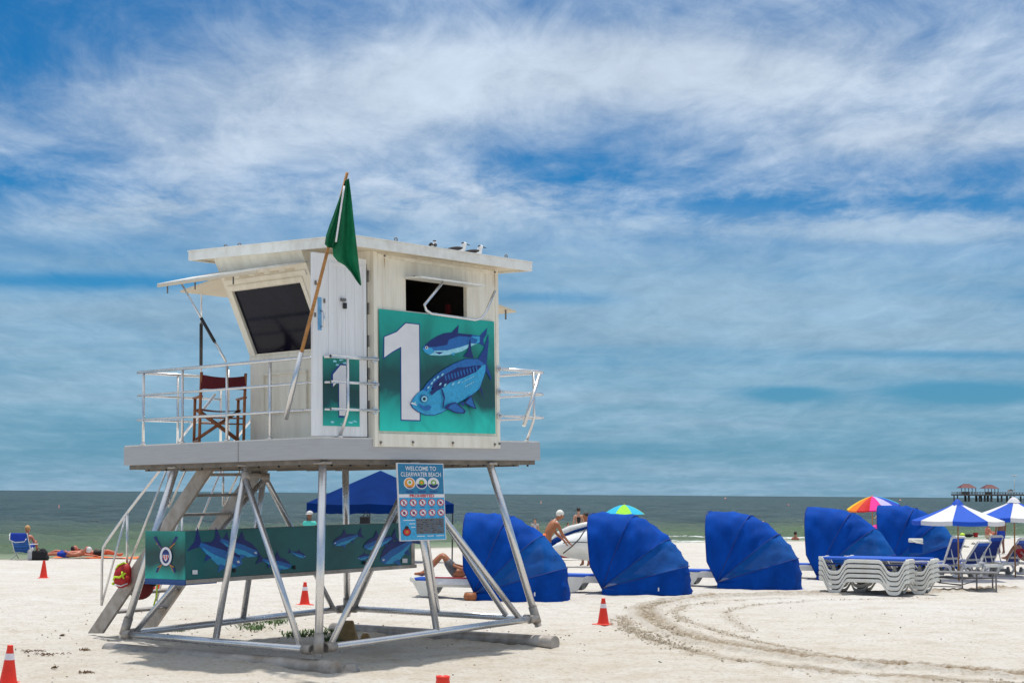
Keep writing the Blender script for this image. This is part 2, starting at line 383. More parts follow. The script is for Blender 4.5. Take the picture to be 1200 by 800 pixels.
def sandmat():
    m,nt,b=_mat('beach_sand'); N=nt.nodes; K=nt.links
    tc=N.new('ShaderNodeTexCoord')
    def noise(s,d=6,r=.6,st=(1,1,1)):
        mp=N.new('ShaderNodeMapping'); mp.inputs['Scale'].default_value=st; K.new(tc.outputs['Object'],mp.inputs[0])
        n=N.new('ShaderNodeTexNoise'); n.inputs['Scale'].default_value=s; n.inputs['Detail'].default_value=d; n.inputs['Roughness'].default_value=r; K.new(mp.outputs[0],n.inputs['Vector']); return n
    def attr(a): n=N.new('ShaderNodeAttribute'); n.attribute_name=a; return n.outputs['Fac']
    def mr(i,a,b_,c=0,d=1):
        n=N.new('ShaderNodeMapRange'); n.inputs['From Min'].default_value=a; n.inputs['From Max'].default_value=b_; n.inputs['To Min'].default_value=c; n.inputs['To Max'].default_value=d; K.new(i,n.inputs[0]); return n.outputs[0]
    def mix(f,a,c,mode='MIX'):
        n=N.new('ShaderNodeMix'); n.data_type='RGBA'; n.blend_type=mode
        if isinstance(f,float): n.inputs['Factor'].default_value=f
        else: K.new(f,n.inputs['Factor'])
        for k,v in (('A',a),('B',c)):
            if isinstance(v,tuple): n.inputs[k].default_value=(*v,1)
            else: K.new(v,n.inputs[k])
        return n.outputs['Result']
    def mul(a,b_):
        n=N.new('ShaderNodeMath'); n.operation='MULTIPLY'; K.new(a,n.inputs[0])
        if isinstance(b_,float): n.inputs[1].default_value=b_
        else: K.new(b_,n.inputs[1])
        return n.outputs[0]
    big=noise(.18,4); mid=noise(1.3,7,.65); fine=noise(14,6,.75); sp=noise(45,3,.8)
    c=mix(mr(big.outputs[0],.35,.65),(.62,.597,.56),(.585,.55,.495))
    c=mix(mul(attr('tan'),mr(mid.outputs[0],.35,.62,.3,1.)),c,(.56,.495,.405))
    c=mix(mr(mid.outputs[0],.48,.72,0,.6),c,(.47,.41,.33))
    str1=noise(2.2,7,.72,(.35,1.6,1)); c=mix(mr(str1.outputs[0],.52,.72,0,.6),c,(.44,.375,.29)); c=mix(mr(str1.outputs[0],.25,.45,.35,0),c,(.74,.71,.66))
    c=mix(mr(fine.outputs[0],.5,.72,0,.75),c,(.30,.235,.15))
    c=mix(mr(fine.outputs[0],.2,.42,.4,0),c,(.72,.68,.62))
    c=mix(mul(mr(fine.outputs[0],.35,.6,.35,1),attr('churn')),c,(.25,.18,.105))
    c=mix(mr(sp.outputs[0],.74,.8,0,.7),c,(.16,.11,.06))
    c=mix(attr('wet'),c,(.30,.26,.2))
    c=mix(mul(mr(noise(9,5,.7).outputs[0],.42,.6),attr('churn')),c,(.22,.165,.10))
    K.new(c,b.inputs['Base Color']); b.inputs['Roughness'].default_value=.95; b.inputs['Specular IOR Level'].default_value=.15
    b1=N.new('ShaderNodeBump'); b1.inputs['Strength'].default_value=.9; b1.inputs['Distance'].default_value=.09; K.new(mid.outputs[0],b1.inputs['Height'])
    b2=N.new('ShaderNodeBump'); b2.inputs['Strength'].default_value=.9; b2.inputs['Distance'].default_value=.035; K.new(fine.outputs[0],b2.inputs['Height']); K.new(b1.outputs[0],b2.inputs['Normal'])
    K.new(b2.outputs[0],b.inputs['Normal'])
    return m
_fine=np.radians(np.linspace(-21.5,21.5,620)); _l=np.radians(np.linspace(-180,-22.5,60)); _r=-_l[::-1]
ANG=np.concatenate([_l,_fine,_r])
dist=np.concatenate([[.3,1,2,3.5,5,7,8.5],np.linspace(10,40,760),np.geomspace(40.15,130,190),np.geomspace(135,15000,40)])
bo=sheet('beach',dist,ANG,sand,sandmat()); tag(bo,kind='structure')

def sea(X,Y,Dd):
    sd=shore_sd(X,Y)
    n=fbm(X*.05,Y*.05,3,71)*2
    # swell crests run along the shore, rising as they near it
    ph=sd*.55+n*2.2
    swell=np.sin(ph)*np.clip((70-sd)/60,0,1)*np.clip((sd+.5)/3,0,1)
    far=np.clip((900-Dd)/800,0,1)
    fr2=np.clip((3500-Dd)/2500,0,1)
    z=-.06+.09*swell+fr2*(.42*fbm(X*.16,Y*.2,3,73)+.28*fbm(X*.5,Y*.55,3,75)+np.clip((250-Dd)/150,0,1)*.05*fbm(X*1.8,Y*1.8,2,77))*np.clip((sd+1)/14,.0,1)
    hg=np.clip(.5+.9*(fbm(X*.16,Y*.2,3,73)*.75+fbm(X*.5,Y*.55,3,75)*.8),0,1)
    br=np.exp(-((sd-2.2-1.2*n)/1.1)**2)+.8*np.exp(-((sd-6.5-2.5*n)/.8)**2)*(X>4)+.9*np.exp(-((sd-.5)/.5)**2)
    return z,{'shore':sd,'foam':np.clip(br*np.clip(.55+1.6*vnoise(X*.16,Y*.16,81)+np.clip((X-2)/25,-.6,.5),0,1.3),0,1.3),'crest':swell,'hgt':hg}
def seamat():
    m,nt,b=_mat('sea_water'); N=nt.nodes; K=nt.links
    tc=N.new('ShaderNodeTexCoord')
    def noise(s,d,r,st):
        mp=N.new('ShaderNodeMapping'); mp.inputs['Scale'].default_value=st; K.new(tc.outputs['Object'],mp.inputs[0])
        n=N.new('ShaderNodeTexNoise'); n.inputs['Scale'].default_value=s; n.inputs['Detail'].default_value=d; n.inputs['Roughness'].default_value=r; K.new(mp.outputs[0],n.inputs['Vector']); return n.outputs[0]
    def attr(a): n=N.new('ShaderNodeAttribute'); n.attribute_name=a; return n.outputs['Fac']
    def mr(i,a,b_,c=0,d=1):
        n=N.new('ShaderNodeMapRange'); n.inputs['From Min'].default_value=a; n.inputs['From Max'].default_value=b_; n.inputs['To Min'].default_value=c; n.inputs['To Max'].default_value=d; K.new(i,n.inputs[0]); return n.outputs[0]
    def mix(f,a,c):
        n=N.new('ShaderNodeMix'); n.data_type='RGBA'; K.new(f,n.inputs['Factor'])
        for k,v in (('A',a),('B',c)):
            if isinstance(v,tuple): n.inputs[k].default_value=(*v,1)
            else: K.new(v,n.inputs[k])
        return n.outputs['Result']
    sh=attr('shore')
    deep=mix(mr(attr('hgt'),.2,.8),(.005,.024,.027),(.044,.08,.082))  # wave shading put into the colour: dark troughs, light crests
    deep=mix(mr(noise(.05,9,.75,(1,1.6,1)),.35,.7,0,.5),deep,(.02,.045,.045))
    c=mix(mr(sh,9,60),(.085,.125,.065),deep)
    c=mix(mr(sh,0,7),(.22,.26,.16),c)
    c=mix(mr(attr('crest'),.3,1,0,.4),c,(.07,.14,.045))
    a=N.new('ShaderNodeMath'); a.operation='MULTIPLY'; K.new(attr('foam'),a.inputs[0]); K.new(mr(noise(2.2,6,.7,(1,1,1)),.33,.55),a.inputs[1])
    c=mix(mr(a.outputs[0],.3,.62),c,(.8,.82,.8))
    df=N.new('ShaderNodeBsdfDiffuse'); gl=N.new('ShaderNodeBsdfGlossy'); gl.inputs['Roughness'].default_value=.22; fr=N.new('ShaderNodeFresnel'); fr.inputs['IOR'].default_value=1.33; K.new(c,df.inputs[0])
    hs=[]
    prev=None
    for s,st,dd,sc_ in ((.22,(1,2.6,1),.9,.8),(1.1,(1,2,1),.35,.8),(5,(1,1.6,1),.07,.7)):
        bp=N.new('ShaderNodeBump'); bp.inputs['Strength'].default_value=sc_; bp.inputs['Distance'].default_value=dd
        K.new(noise(s,5,.6,st),bp.inputs['Height'])
        if prev: K.new(prev,bp.inputs['Normal'])
        prev=bp.outputs[0]
    for q in (df,gl,fr): K.new(prev,q.inputs['Normal'])
    mn=N.new('ShaderNodeMath'); mn.operation='MINIMUM'; K.new(fr.outputs[0],mn.inputs[0]); mn.inputs[1].default_value=.22
    ms=N.new('ShaderNodeMixShader'); K.new(mn.outputs[0],ms.inputs[0]); K.new(df.outputs[0],ms.inputs[1]); K.new(gl.outputs[0],ms.inputs[2])
    K.new(ms.outputs[0],[n for n in N if n.type=='OUTPUT_MATERIAL'][0].inputs[0])
    return m
sa=np.concatenate([np.radians(np.linspace(-180,-24,30)),np.radians(np.linspace(-21,21,760)),np.radians(np.linspace(24,180,30))])
so=sheet('sea',np.concatenate([np.linspace(45,140,330),np.geomspace(140.5,3500,520),np.geomspace(3600,16000,20)]),sa,sea,seamat()); tag(so,kind='structure')

# ------------------------------------------------------------------ world and sun
SUN=V(.035,.13,.99).normalized()
w=bpy.data.worlds.new('World'); sc.world=w; w.use_nodes=True; nt=w.node_tree; N=nt.nodes; K=nt.links
bg=N['Background']
sky=N.new('ShaderNodeTexSky'); sky.sky_type='NISHITA'; sky.sun_disc=False; sky.sun_elevation=math.asin(SUN.z); sky.sun_rotation=math.atan2(SUN.x,SUN.y)
sky.altitude=0; sky.air_density=1.; sky.dust_density=.6; sky.ozone_density=3
def M_(op,a,b=None,c=None,clamp=False):
    n=N.new('ShaderNodeMath'); n.operation=op; n.use_clamp=clamp
    for i,q in enumerate((a,b,c)):
        if q is None: continue
        if isinstance(q,(int,float)): n.inputs[i].default_value=q
        else: K.new(q,n.inputs[i])
    return n.outputs[0]
def MR(i,a,b_,c=0.,d=1.,smooth=False):
    n=N.new('ShaderNodeMapRange'); n.inputs['From Min'].default_value=a; n.inputs['From Max'].default_value=b_; n.inputs['To Min'].default_value=c; n.inputs['To Max'].default_value=d
    if smooth: n.interpolation_type='SMOOTHSTEP'
    K.new(i,n.inputs[0]); return n.outputs[0]
def MX(f,a,b_,mode='MIX'):
    n=N.new('ShaderNodeMix'); n.data_type='RGBA'; n.blend_type=mode
    if isinstance(f,float): n.inputs['Factor'].default_value=f
    else: K.new(f,n.inputs['Factor'])
    for k,v in (('A',a),('B',b_)):
        if isinstance(v,tuple): n.inputs[k].default_value=(*v,1)
        else: K.new(v,n.inputs[k])
    return n.outputs['Result']
tc=N.new('ShaderNodeTexCoord'); sep=N.new('ShaderNodeSeparateXYZ'); K.new(tc.outputs['Generated'],sep.inputs[0])
X,Y,Z=sep.outputs
Zc=M_('MAXIMUM',Z,0.)
# cloud sheet coordinates: a flat layer overhead seen in perspective
cx=M_('DIVIDE',X,M_('ADD',Zc,.10)); cy=M_('DIVIDE',Y,M_('ADD',Zc,.10))
cmb=N.new('ShaderNodeCombineXYZ'); K.new(cx,cmb.inputs[0]); K.new(cy,cmb.inputs[1])
def WN(scale,st,rot,det=8,rough=.6,dist=0.,off=(0,0,0)):
    mp=N.new('ShaderNodeMapping'); mp.inputs['Scale'].default_value=st; mp.inputs['Rotation'].default_value=(0,0,rot); mp.inputs['Location'].default_value=off
    K.new(cmb.outputs[0],mp.inputs[0]); n=N.new('ShaderNodeTexNoise'); n.inputs['Scale'].default_value=scale; n.inputs['Detail'].default_value=det; n.inputs['Roughness'].default_value=rough; n.inputs['Distortion'].default_value=dist
    K.new(mp.outputs[0],n.inputs['Vector']); return n.outputs[0]
az=M_('DIVIDE',X,M_('MAXIMUM',Y,.05)); el=M_('DIVIDE',Z,M_('MAXIMUM',Y,.05))
def blob(a,e,ra,re,rot=0.):
    da=M_('SUBTRACT',az,a); de=M_('SUBTRACT',el,e); c,s=math.cos(rot),math.sin(rot)
    p=M_('DIVIDE',M_('ADD',M_('MULTIPLY',da,c),M_('MULTIPLY',de,s)),ra); q=M_('DIVIDE',M_('SUBTRACT',M_('MULTIPLY',de,c),M_('MULTIPLY',da,s)),re)
    return M_('POWER',2.718,M_('MULTIPLY',M_('ADD',M_('MULTIPLY',p,p),M_('MULTIPLY',q,q)),-1.))
def azel(x,y): d=ray(x,y); return d.x/d.y,d.z/d.y
def pb(x,y,rx,ry,rot=0.): a,e=azel(x,y); return blob(a,e,rx/F,ry/F,rot)
big=WN(.9,(1,.9,1),.3,7,.55,.3)
wisp=WN(2.0,(1.0,.7,1),.75,13,.62,.55,(3,1,0))
streak=WN(1.1,(.45,1.1,1),.05,9,.6,.15,(7,2,0))
fine=WN(5.5,(1.25,.62,1),.6,11,.66,.5,(1,5,0)); rip=WN(12,(1,.8,1),-.1,7,.62,.3,(4,2,0))
cov=M_('ADD',M_('ADD',M_('MULTIPLY',M_('SUBTRACT',big,.5),1.1),M_('MULTIPLY',M_('SUBTRACT',wisp,.5),1.7)),M_('MULTIPLY',M_('SUBTRACT',fine,.5),.95))
for x,y,rx,ry,rt,wt in [(380,110,330,60,.04,.5),(800,80,330,62,.0,.5),(1100,160,190,22,.05,.5),(1010,105,230,45,0,.2),(230,185,150,34,.12,.32),(150,255,110,20,.1,.4),(560,240,150,30,.05,.42),(1080,272,190,16,.02,.45),(900,262,120,14,0,.25),
        (600,12,650,22,0,-.12),(60,50,130,30,.3,-.12),(60,205,110,26,0,-.4),(330,205,60,18,0,-.2),(700,215,130,20,0,-.3),(830,245,170,16,0,-.55),(1120,240,120,12,0,-.35),(1060,292,230,9,0,-.5),(330,265,150,20,0,-.25),(130,300,190,24,0,-.28),(640,190,110,16,0,-.2)]:
    cov=M_('ADD',cov,M_('MULTIPLY',pb(x,y,rx,ry,rt),wt))
ripz=M_('ADD',M_('ADD',pb(980,255,320,50),pb(520,235,200,45)),pb(160,250,120,40))
cov=M_('ADD',cov,M_('MULTIPLY',M_('MULTIPLY',M_('SUBTRACT',rip,.47),1.6),ripz))
cl=M_('MULTIPLY',MR(cov,-.55,.8,0,1,True),.93)
low=MR(el,azel(600,330)[1],azel(600,210)[1],0,1,True)     # 1 high, 0 in the hazy band
veil=M_('ADD',M_('ADD',M_('MULTIPLY',M_('SUBTRACT',streak,.5),1.2),M_('MULTIPLY',M_('SUBTRACT',fine,.5),.45)),.56)
for x,y,rx,ry,wt in [(925,461,50,8,-.9),(1135,460,90,11,-1.),(650,350,90,9,-.42),(180,330,160,10,-.3),(1120,415,150,6,-.4),(300,380,400,60,.2),(950,360,380,60,.3),(60,330,120,12,-.3),(200,520,500,40,-.25),(900,520,500,40,-.2),(760,500,200,14,.3)]:
    veil=M_('ADD',veil,M_('MULTIPLY',pb(x,y,rx,ry),wt))
veil=M_('MULTIPLY',MR(veil,0,1,0,1,True),.85)
mask=MX(low,veil,cl)
# thin wispy detail inside the cloud brightness
det=MR(M_('ADD',M_('MULTIPLY',wisp,.6),M_('MULTIPLY',fine,.4)),.3,.7,.72,1.16)
skyc=MX(1.,sky.outputs[0],(.085,.50,.80),'MULTIPLY')
hor=MR(el,0,.16,1,0,True)
skyc=MX(M_('MULTIPLY',hor,.8),skyc,(1.35,2.95,4.35))
cloudc=MX(low,(3.4,4.95,6.3),(5.5,6.45,7.6))
vd=N.new('ShaderNodeVectorMath'); vd.operation='SCALE'; K.new(cloudc,vd.inputs[0]); K.new(det,vd.inputs['Scale'])
fin=MX(mask,skyc,vd.outputs[0])
# the unseen sky overhead carries the same thin bright cloud
over=MR(Z,.35,.75,0,.75,True); fin=MX(over,fin,(8.,8.3,8.6))
K.new(fin,bg.inputs[0]); bg.inputs[1].default_value=.1
sl=bpy.data.lights.new('sun','SUN'); sl.energy=3.3; sl.angle=R(1.6); sl.color=(1,.965,.91)
slo=bpy.data.objects.new('sun',sl); COL.objects.link(slo); slo.rotation_euler=(-SUN).to_track_quat('-Z','Y').to_euler()
sc.view_settings.view_transform='Standard'; sc.view_settings.look='None'; sc.view_settings.exposure=.15; sc.view_settings.gamma=1
#@@BODY
# ------------------------------------------------------------------ LIFEGUARD TOWER
T=bpy.data.objects.new('lifeguard_tower',None); COL.objects.link(T)
T.matrix_world=Matrix.Translation(O-MW*DZ)@M3.to_4x4()
tag(T,'cream lifeguard tower on aluminium tube legs with a big number 1 poster','lifeguard tower')
LU,LV=4.706,4.173
# deck
b=MB()
b.box(L(0,0,-.294),L(LU,LV,-.02),DECKM); b.box(L(.01,.01,-.0205),L(LU-.01,LV-.01,0),DECKT)
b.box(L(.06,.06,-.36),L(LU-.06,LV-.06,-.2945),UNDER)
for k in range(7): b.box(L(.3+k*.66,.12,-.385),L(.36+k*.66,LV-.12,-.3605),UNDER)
# open stair well
b.build('deck',None,T,bevel=0)
b=MB(); b.box(L(-.004,1.62,-.292),L(-.001,1.626,-.02),UNDER); b.build('deck_seam',None,T)
# --- cabin
CU0,CU1,CV1=1.0,3.7,2.5
def wallrect(b,quad,ext,m): b.prism(quad,ext,m)
# front wall with a window opening (u 1.66..2.98, w 1.81..2.26)
wu0,wu1,ww0,ww1=1.66,2.98,1.80,2.26
b=MB()
for (a0,a1,c0,c1) in ((CU0,wu0,-.12,2.62),(wu1,CU1,-.12,2.64),(wu0,wu1,-.12,ww0),(wu0,wu1,ww1,2.63)):
    b.box(L(a0,-.022,c0),L(a1,.04,c1),CREAM)
for a0,a1 in ((CU0,CU0+.07),(CU1-.07,CU1)): b.box(L(a0,-.034,-.12),L(a1,-.0225,2.58),CREAMV)
b.box(L(CU0+.0705,-.04,-.12),L(CU1-.0705,-.0225,.06),CREAMV)
b.box(L(CU0+.0705,-.05,2.5),L(CU1-.0705,-.0225,2.55),CREAMV)
b.build('front_wall',None,T)
b=MB()
for u,w in ((1.1,-.06),(1.75,-.05),(2.6,-.05),(3.55,-.06),(3.66,-.05),(1.2,2.53),(3.6,2.53)):
    b.ell(L(u,-.055,w),(.018,.02,.018),GREYM,8,5)
build_each(b,'bolt',None,T)
RUST=mat('rust_stain',(.42,.24,.1),rough=.8,var=.4,vs=30)
b=MB()
for u,w,l_ in ((1.1,-.075,.035),(1.75,-.065,.05),(2.6,-.065,.05),(3.55,-.075,.035),(3.6,2.50,.22),(1.2,2.50,.16),(1.78,1.79,.0)):
    if l_: b.poly([L(u-.008,-.0515,w),L(u+.008,-.0515,w),L(u+.005,-.0515,w-l_*.6),L(u-.001,-.0515,w-l_),L(u-.006,-.0515,w-l_*.5)],RUST)
build_each(b,'rust_streak',None,T)
# interior seen through the window, other walls
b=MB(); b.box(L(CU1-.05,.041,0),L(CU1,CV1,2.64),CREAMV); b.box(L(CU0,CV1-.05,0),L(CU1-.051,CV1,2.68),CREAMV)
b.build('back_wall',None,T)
b=MB(); b.box(L(2.62,1.3,1.2),L(2.78,1.36,2.5),CREAMV); b.box(L(1.2,.9,1.0),L(2.4,.96,1.95),DARKIN); b.box(L(1.1,2.3,.1),L(3.6,2.32,2.5),DARKIN); b.box(L(3.6,.2,.1),L(3.62,2.3,2.5),DARKIN); b.box(L(1.1,.1,2.45),L(3.6,2.3,2.47),DARKIN); b.build('interior_upright_and_shade',None,T)  # one cream upright; dark panels added in place of the interior's shade
b=MB(); b.box(L(2.93,.3,1.5),L(2.99,.36,2.02),mat('dark_red_board_edge',(.1,.004,.006))); b.build('interior_rescue_board',None,T)
# door-side wall (u=1.0): doorway v .04...8, lower wall beyond it, leaning window wall above
b=MB()
b.box(L(CU0,.8,0),L(CU0+.05,CV1-.051,1.26),CREAMV)
# recessed hatch panel and its frame
for (v0,v1,w0,w1) in ((1.28,2.2,.98,1.0),(1.28,2.2,.42,.44),(1.28,1.3,.44,.98),(2.18,2.2,.44,.98)): b.box(L(CU0-.035,v0,w0-.006),L(CU0-.0005,v1,w1+.006),CREAMV)
b.box(L(CU0-.02,.8,1.2),L(CU0-.0005,CV1,1.262),CREAMV)
b.build('side_wall',None,T)
SU=.30; SW=2.66; V0=.70
def sl_(v,w,off=0.): # point on leaning wall plane
    f=(w-1.262)/(SW-1.262); return L(CU0+(SU-CU0)*f-off,v,w)
wv0,wv1,ww0_,ww1_=.93,2.36,1.30,2.19
b=MB()
def slq(v0,v1,w0,w1,off,th,m): 
    b.prism([sl_(v0,w0,off),sl_(v1,w0,off),sl_(v1,w1,off),sl_(v0,w1,off)],(th,0,0),m)
slq(V0,wv0,1.262,SW,0,.05,CREAMV); slq(wv1,CV1,1.262,SW,0,.05,CREAMV); slq(wv0,wv1,ww1_,SW,0,.05,CREAMV); slq(wv0,wv1,1.262,ww0_,0,.05,CREAMV)
slq(wv0-.07,wv1+.07,ww1_+.002,ww1_+.07,.018,.017,CREAMV); slq(wv0-.07,wv0-.002,1.28,ww1_,.018,.017,CREAMV); slq(wv1+.002,wv1+.07,1.28,ww1_,.018,.017,CREAMV)
slq(V0+.05,CV1-.05,2.28,2.34,.02,.019,CREAMV)
for v in (V0+.001,CV1-.052):   # triangular cheeks
    b.prism([L(CU0+.05,v,1.262),sl_(v,1.262)+V(.002,0,0),sl_(v,SW)+V(.002,0,0),L(CU0+.05,v,SW)],(0,.05,0),CREAMV)
b.build('leaning_window_wall',None,T)
b=MB(); b.prism([sl_(wv0,ww0_,-.03),sl_(wv1,ww0_,-.03),sl_(wv1,ww1_,-.03),sl_(wv0,ww1_,-.03)],(.01,0,0),DARKGL); wn=b.build('window_pane',None,T)
b=MB()
for v in np.arange(V0+.25,CV1-.1,.32): 
    b.prism([sl_(v,2.36,.004),sl_(v+.2,2.36,.004),sl_(v+.2,2.385,.004),sl_(v,2.385,.004)],(.003,0,0),SOFF)
build_each(b,'vent_slot',None,T)
# above the doorway
b=MB(); b.box(L(CU0,.041,2.36),L(CU0+.05,.8,2.62),CREAMV); b.box(L(CU0,.041,0),L(CU0+.03,.09,2.36),CREAMV); b.build('door_frame',None,T)
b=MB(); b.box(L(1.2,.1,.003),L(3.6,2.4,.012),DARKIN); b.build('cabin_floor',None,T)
# roof
def rw(u,v,t): return 2.665+.006*u+.04*(v+.38)-t
RU0,RU1,RV0,RV1=.2,4.1,-.38,2.95
def slab(b,u0,u1,v0,v1,t0,t1,m):
    p=[L(u,v,rw(u,v,t)) for t in (t1,t0) for u,v in ((u0,v0),(u1,v0),(u1,v1),(u0,v1))]; b.hexa(p,m)
b=MB(); slab(b,RU0+.03,RU1-.03,RV0+.03,RV1-.03,.015,.1,SOFF); roof=b.build('roof',None,T)
b=MB()
slab(b,RU0,RU1,RV0,RV0+.029,.0,.13,ROOFW); slab(b,RU0,RU1,RV1-.029,RV1,.0,.13,ROOFW)
slab(b,RU0,RU0+.029,RV0+.0295,RV1-.0295,.0,.13,ROOFW); slab(b,RU1-.029,RU1,RV0+.0295,RV1-.0295,.0,.13,ROOFW)
slab(b,RU0-.012,RU1+.012,RV0-.012,RV1+.012,-.018,-.001,ROOFW)
b.build('roof_trim',None,roof)
for u,v in ((1.15,RV0+.06),(3.55,RV0+.06),(.35,2.0),(.35,2.3)):
    c=L(u,v,rw(u,v,-.05)); ring=[c+V(.026*math.cos(a),0,.026*math.sin(a)) for a in np.linspace(0,2*PI,13)]
    MB().tube(ring,.009,GREYM,6,False).build('lifting_eye',None,roof)
# side window awning frame on the front wall
b=MB(); p0=TL(474,325.5,'v',-.05); p1=TL(568,341,'v',-.30)
b.prism([L(1.62,-.045,2.25),L(3.0,-.045,2.25),L(3.0,-.36,2.235),L(1.62,-.36,2.235)],(0,0,.022),ROOFW); fl=b.build('hatch_flap',None,T)
b=MB()
for u in (1.8,2.15,2.5,2.85,2.98): b.box(L(u,-.06,2.272),L(u+.012,-.045,2.31),GREYM)
b.tube([L(2.15,-.3,2.23),L(1.72,-.32,1.86),L(1.76,-.32,1.79),L(1.86,-.32,1.75),L(2.8,-.32,1.73),L(2.95,-.32,1.76),L(3.05,-.32,1.85),L(3.3,-.3,2.2)],.02,ALU,8)
b.build('hatch_stay',None,fl)
# awnings
b=MB(); b.hexa([L(.50,V0,2.45),L(-.5,V0+.0,2.245),L(-.5,2.78,2.225),L(.50,2.78,2.47)]+[L(.50,V0,2.475),L(-.5,V0+.0,2.27),L(-.5,2.78,2.25),L(.50,2.78,2.495)],ROOFW)
b.box(L(-.5,V0,2.2),L(-.47,2.78,2.235),SOFF); aw=b.build('window_awning',None,T)
b=MB()
for v in (1.2,2.0,2.6): b.box(L(-.46,v,2.1),L(-.445,v+.015,2.23),GREYM)
build_each(b,'awning_latch',None,aw)
rt_=TP(211,341,'v',3.45); b=MB(); z_=rt_[2]; u_=rt_[0]; b.hexa([L(u_,2.52,2.40),L(3.4,2.52,2.40),L(3.4,3.45,z_-.02),L(u_,3.45,z_-.02),L(u_,2.52,2.425),L(3.4,2.52,2.425),L(3.4,3.45,z_+.005),L(u_,3.45,z_+.005)],SOFF)
b.build('rear_awning',None,T); print('rear awn',rt_)
ea=TP(605,364.5,'v',.35); eh_=TP(583.5,352.5,'v',.35); ue_,we_=ea[0],ea[2]; wh_=eh_[2]
b=MB(); b.hexa([L(3.72,.35,wh_),L(ue_,.35,we_-.02),L(ue_,2.2,we_-.02),L(3.72,2.2,wh_),L(3.72,.35,wh_+.025),L(ue_,.35,we_+.005),L(ue_,2.2,we_+.005),L(3.72,2.2,wh_+.025)],SOFF)
b.box(L(ue_-.2,.4,we_-.14),L(ue_-.18,.42,we_+.01),GREYM); b.build('end_awning',None,T)
a=TL(212,331,'u',-.42); c=TL(265,424,'u',-.12)
MB().tube([a,a.lerp(c,.62)],.014,ALU,8).tube([a.lerp(c,.45),a.lerp(c,.75)],.024,BLACK,8).tube([a.lerp(c,.75),c],.018,ALU,8).build('awning_strut',None,T)
a=TL(236,335,'v',3.3); c=TL(235.5,441,'v',LV+.08)
MB().tube([a,a.lerp(c,.5)],.014,ALU,8).tube([a.lerp(c,.4),a.lerp(c,.9)],.026,BLACK,8).tube([a.lerp(c,.9),c],.016,ALU,8).build('awning_strut',None,T)
# open door leaf, hinged at the cabin corner
du0,du1=-.09,.93
b=MB(); b.box(L(du0,.04,.012),L(du1,.075,2.46),DOORW)
b.box(L(.2,.028,1.10),L(.245,.0395,2.32),DOORW); b.box(L(.86,.028,1.10),L(.885,.0395,2.32),DOORW); b.box(L(.2,.028,2.3205),L(.885,.0395,2.36),DOORW); b.box(L(.2,.028,1.08),L(.885,.0395,1.0995),DOORW)
for u in (.36,.44,.52,.70): b.box(L(u,.034,1.12),L(u+.022,.0395,2.3),DOORW)
door=b.build('door',None,T)
b=MB(); b.box(L(0,.034,1.42),L(.07,.0395,1.86),flat('pale_blue_plate',(110,170,215)))
b.tube([L(.05,.03,1.46),L(.05,-.03,1.48),L(.05,-.035,1.66),L(.05,.03,1.68)],.014,ALU,8); b.build('door_handle',None,door)
b=MB(); b.box(L(.42,.0,1.84),L(.5,.0335,1.88),GREYM); b.bbox(L(.46,-.01,1.74),L(.51,.03,1.82),BLACK,.008); b.build('padlock',None,door)
b=MB()
for w in (.35,.8,1.25,1.7,2.15): b.tube([L(.955,.03,w),L(.955,.03,w+.16)],.014,GREYM,8)
b.box(L(.935,.045,.02),L(.945,.07,2.4),BLACK); build_each(b,'hinge',None,door)
b=MB()
for u,w in ((-.04,2.05),(-.05,1.62),(.12,1.82)): b.bbox(L(u-.015,.022,w-.03),L(u+.015,.0395,w+.03),GREYM,.005)
build_each(b,'door_catch',None,door)
# posters
def pz(b,pts,o,s,plane,off,m):   # printed shape, given in print coordinates
    b.poly([TL(o[0]+x*s,o[1]+y*s,plane,off) for x,y in pts],m)
def circ(cx,cy,rx,ry=None,n=20,a0=0,a1=2*PI): ry=ry or rx; return [(cx+rx*math.cos(a),cy+ry*math.sin(a)) for a in np.linspace(a0,a1,n,endpoint=False)]
PO=-.055
b=MB(); c=[TP(442,362.5,'v',PO),TP(577.4,376.5,'v',PO),TP(578.3,508.5,'v',PO),TP(442.2,504.5,'v',PO)]
b.box(L(1.085,PO,.095),L(3.565,-.0415,1.78),TEAL); poster=b.build('fish_poster',None,T)
pcount=[0]
def pp(b,pts,m):
    pcount[0]+=1; pz(b,pts,(440,360),.2,'v',PO-.0012-.0006*pcount[0],m)
b=MB()
one=[(47,170),(120,140),(175,88),(260,97),(265,667),(147,664),(145,242),(95,268),(45,305)]
pp(b,one,P_DK)
pp(b,[(53,174),(124,145),(178,94),(255,102),(259,660),(153,657),(151,230),(98,260),(52,293)],P_WH)
b.build('number_one',None,poster)
b=MB()
pp(b,[(590,172),(612,165),(655,120),(650,160),(632,190),(640,230),(600,210)],P_DK)
pp(b,[(443,150),(488,102),(484,150)],P_NV)
pp(b,[(273,238),(290,222),(320,195),(355,172),(400,152),(440,147),(520,155),(600,165),(614,172),(612,207),(580,216),(545,235),(510,256),(470,268),(430,277),(380,283),(320,280),(288,264)],P_MD)
pp(b,[(290,222),(320,195),(355,172),(400,152),(440,147),(520,155),(570,160),(560,175),(490,168),(430,190),(420,220),(350,232),(300,232)],P_NV)
pp(b,[(288,262),(340,255),(420,252),(500,232),(560,212),(595,212),(545,236),(510,257),(470,268),(430,278),(380,283),(320,280)],P_PL)
pp(b,[(275,240),(330,238),(345,262),(320,278),(290,264)],P_LT)
pp(b,[(345,262),(400,262),(375,275)],P_NV); pp(b,[(440,275),(465,262),(462,284)],P_LT)
pp(b,circ(300,236,9),P_WH); pp(b,circ(300,236,5),P_BK)
pp(b,[(560,172),(610,170),(610,205),(585,214),(598,190)],P_LT)
b.build('small_fish',None,poster)
b=MB()
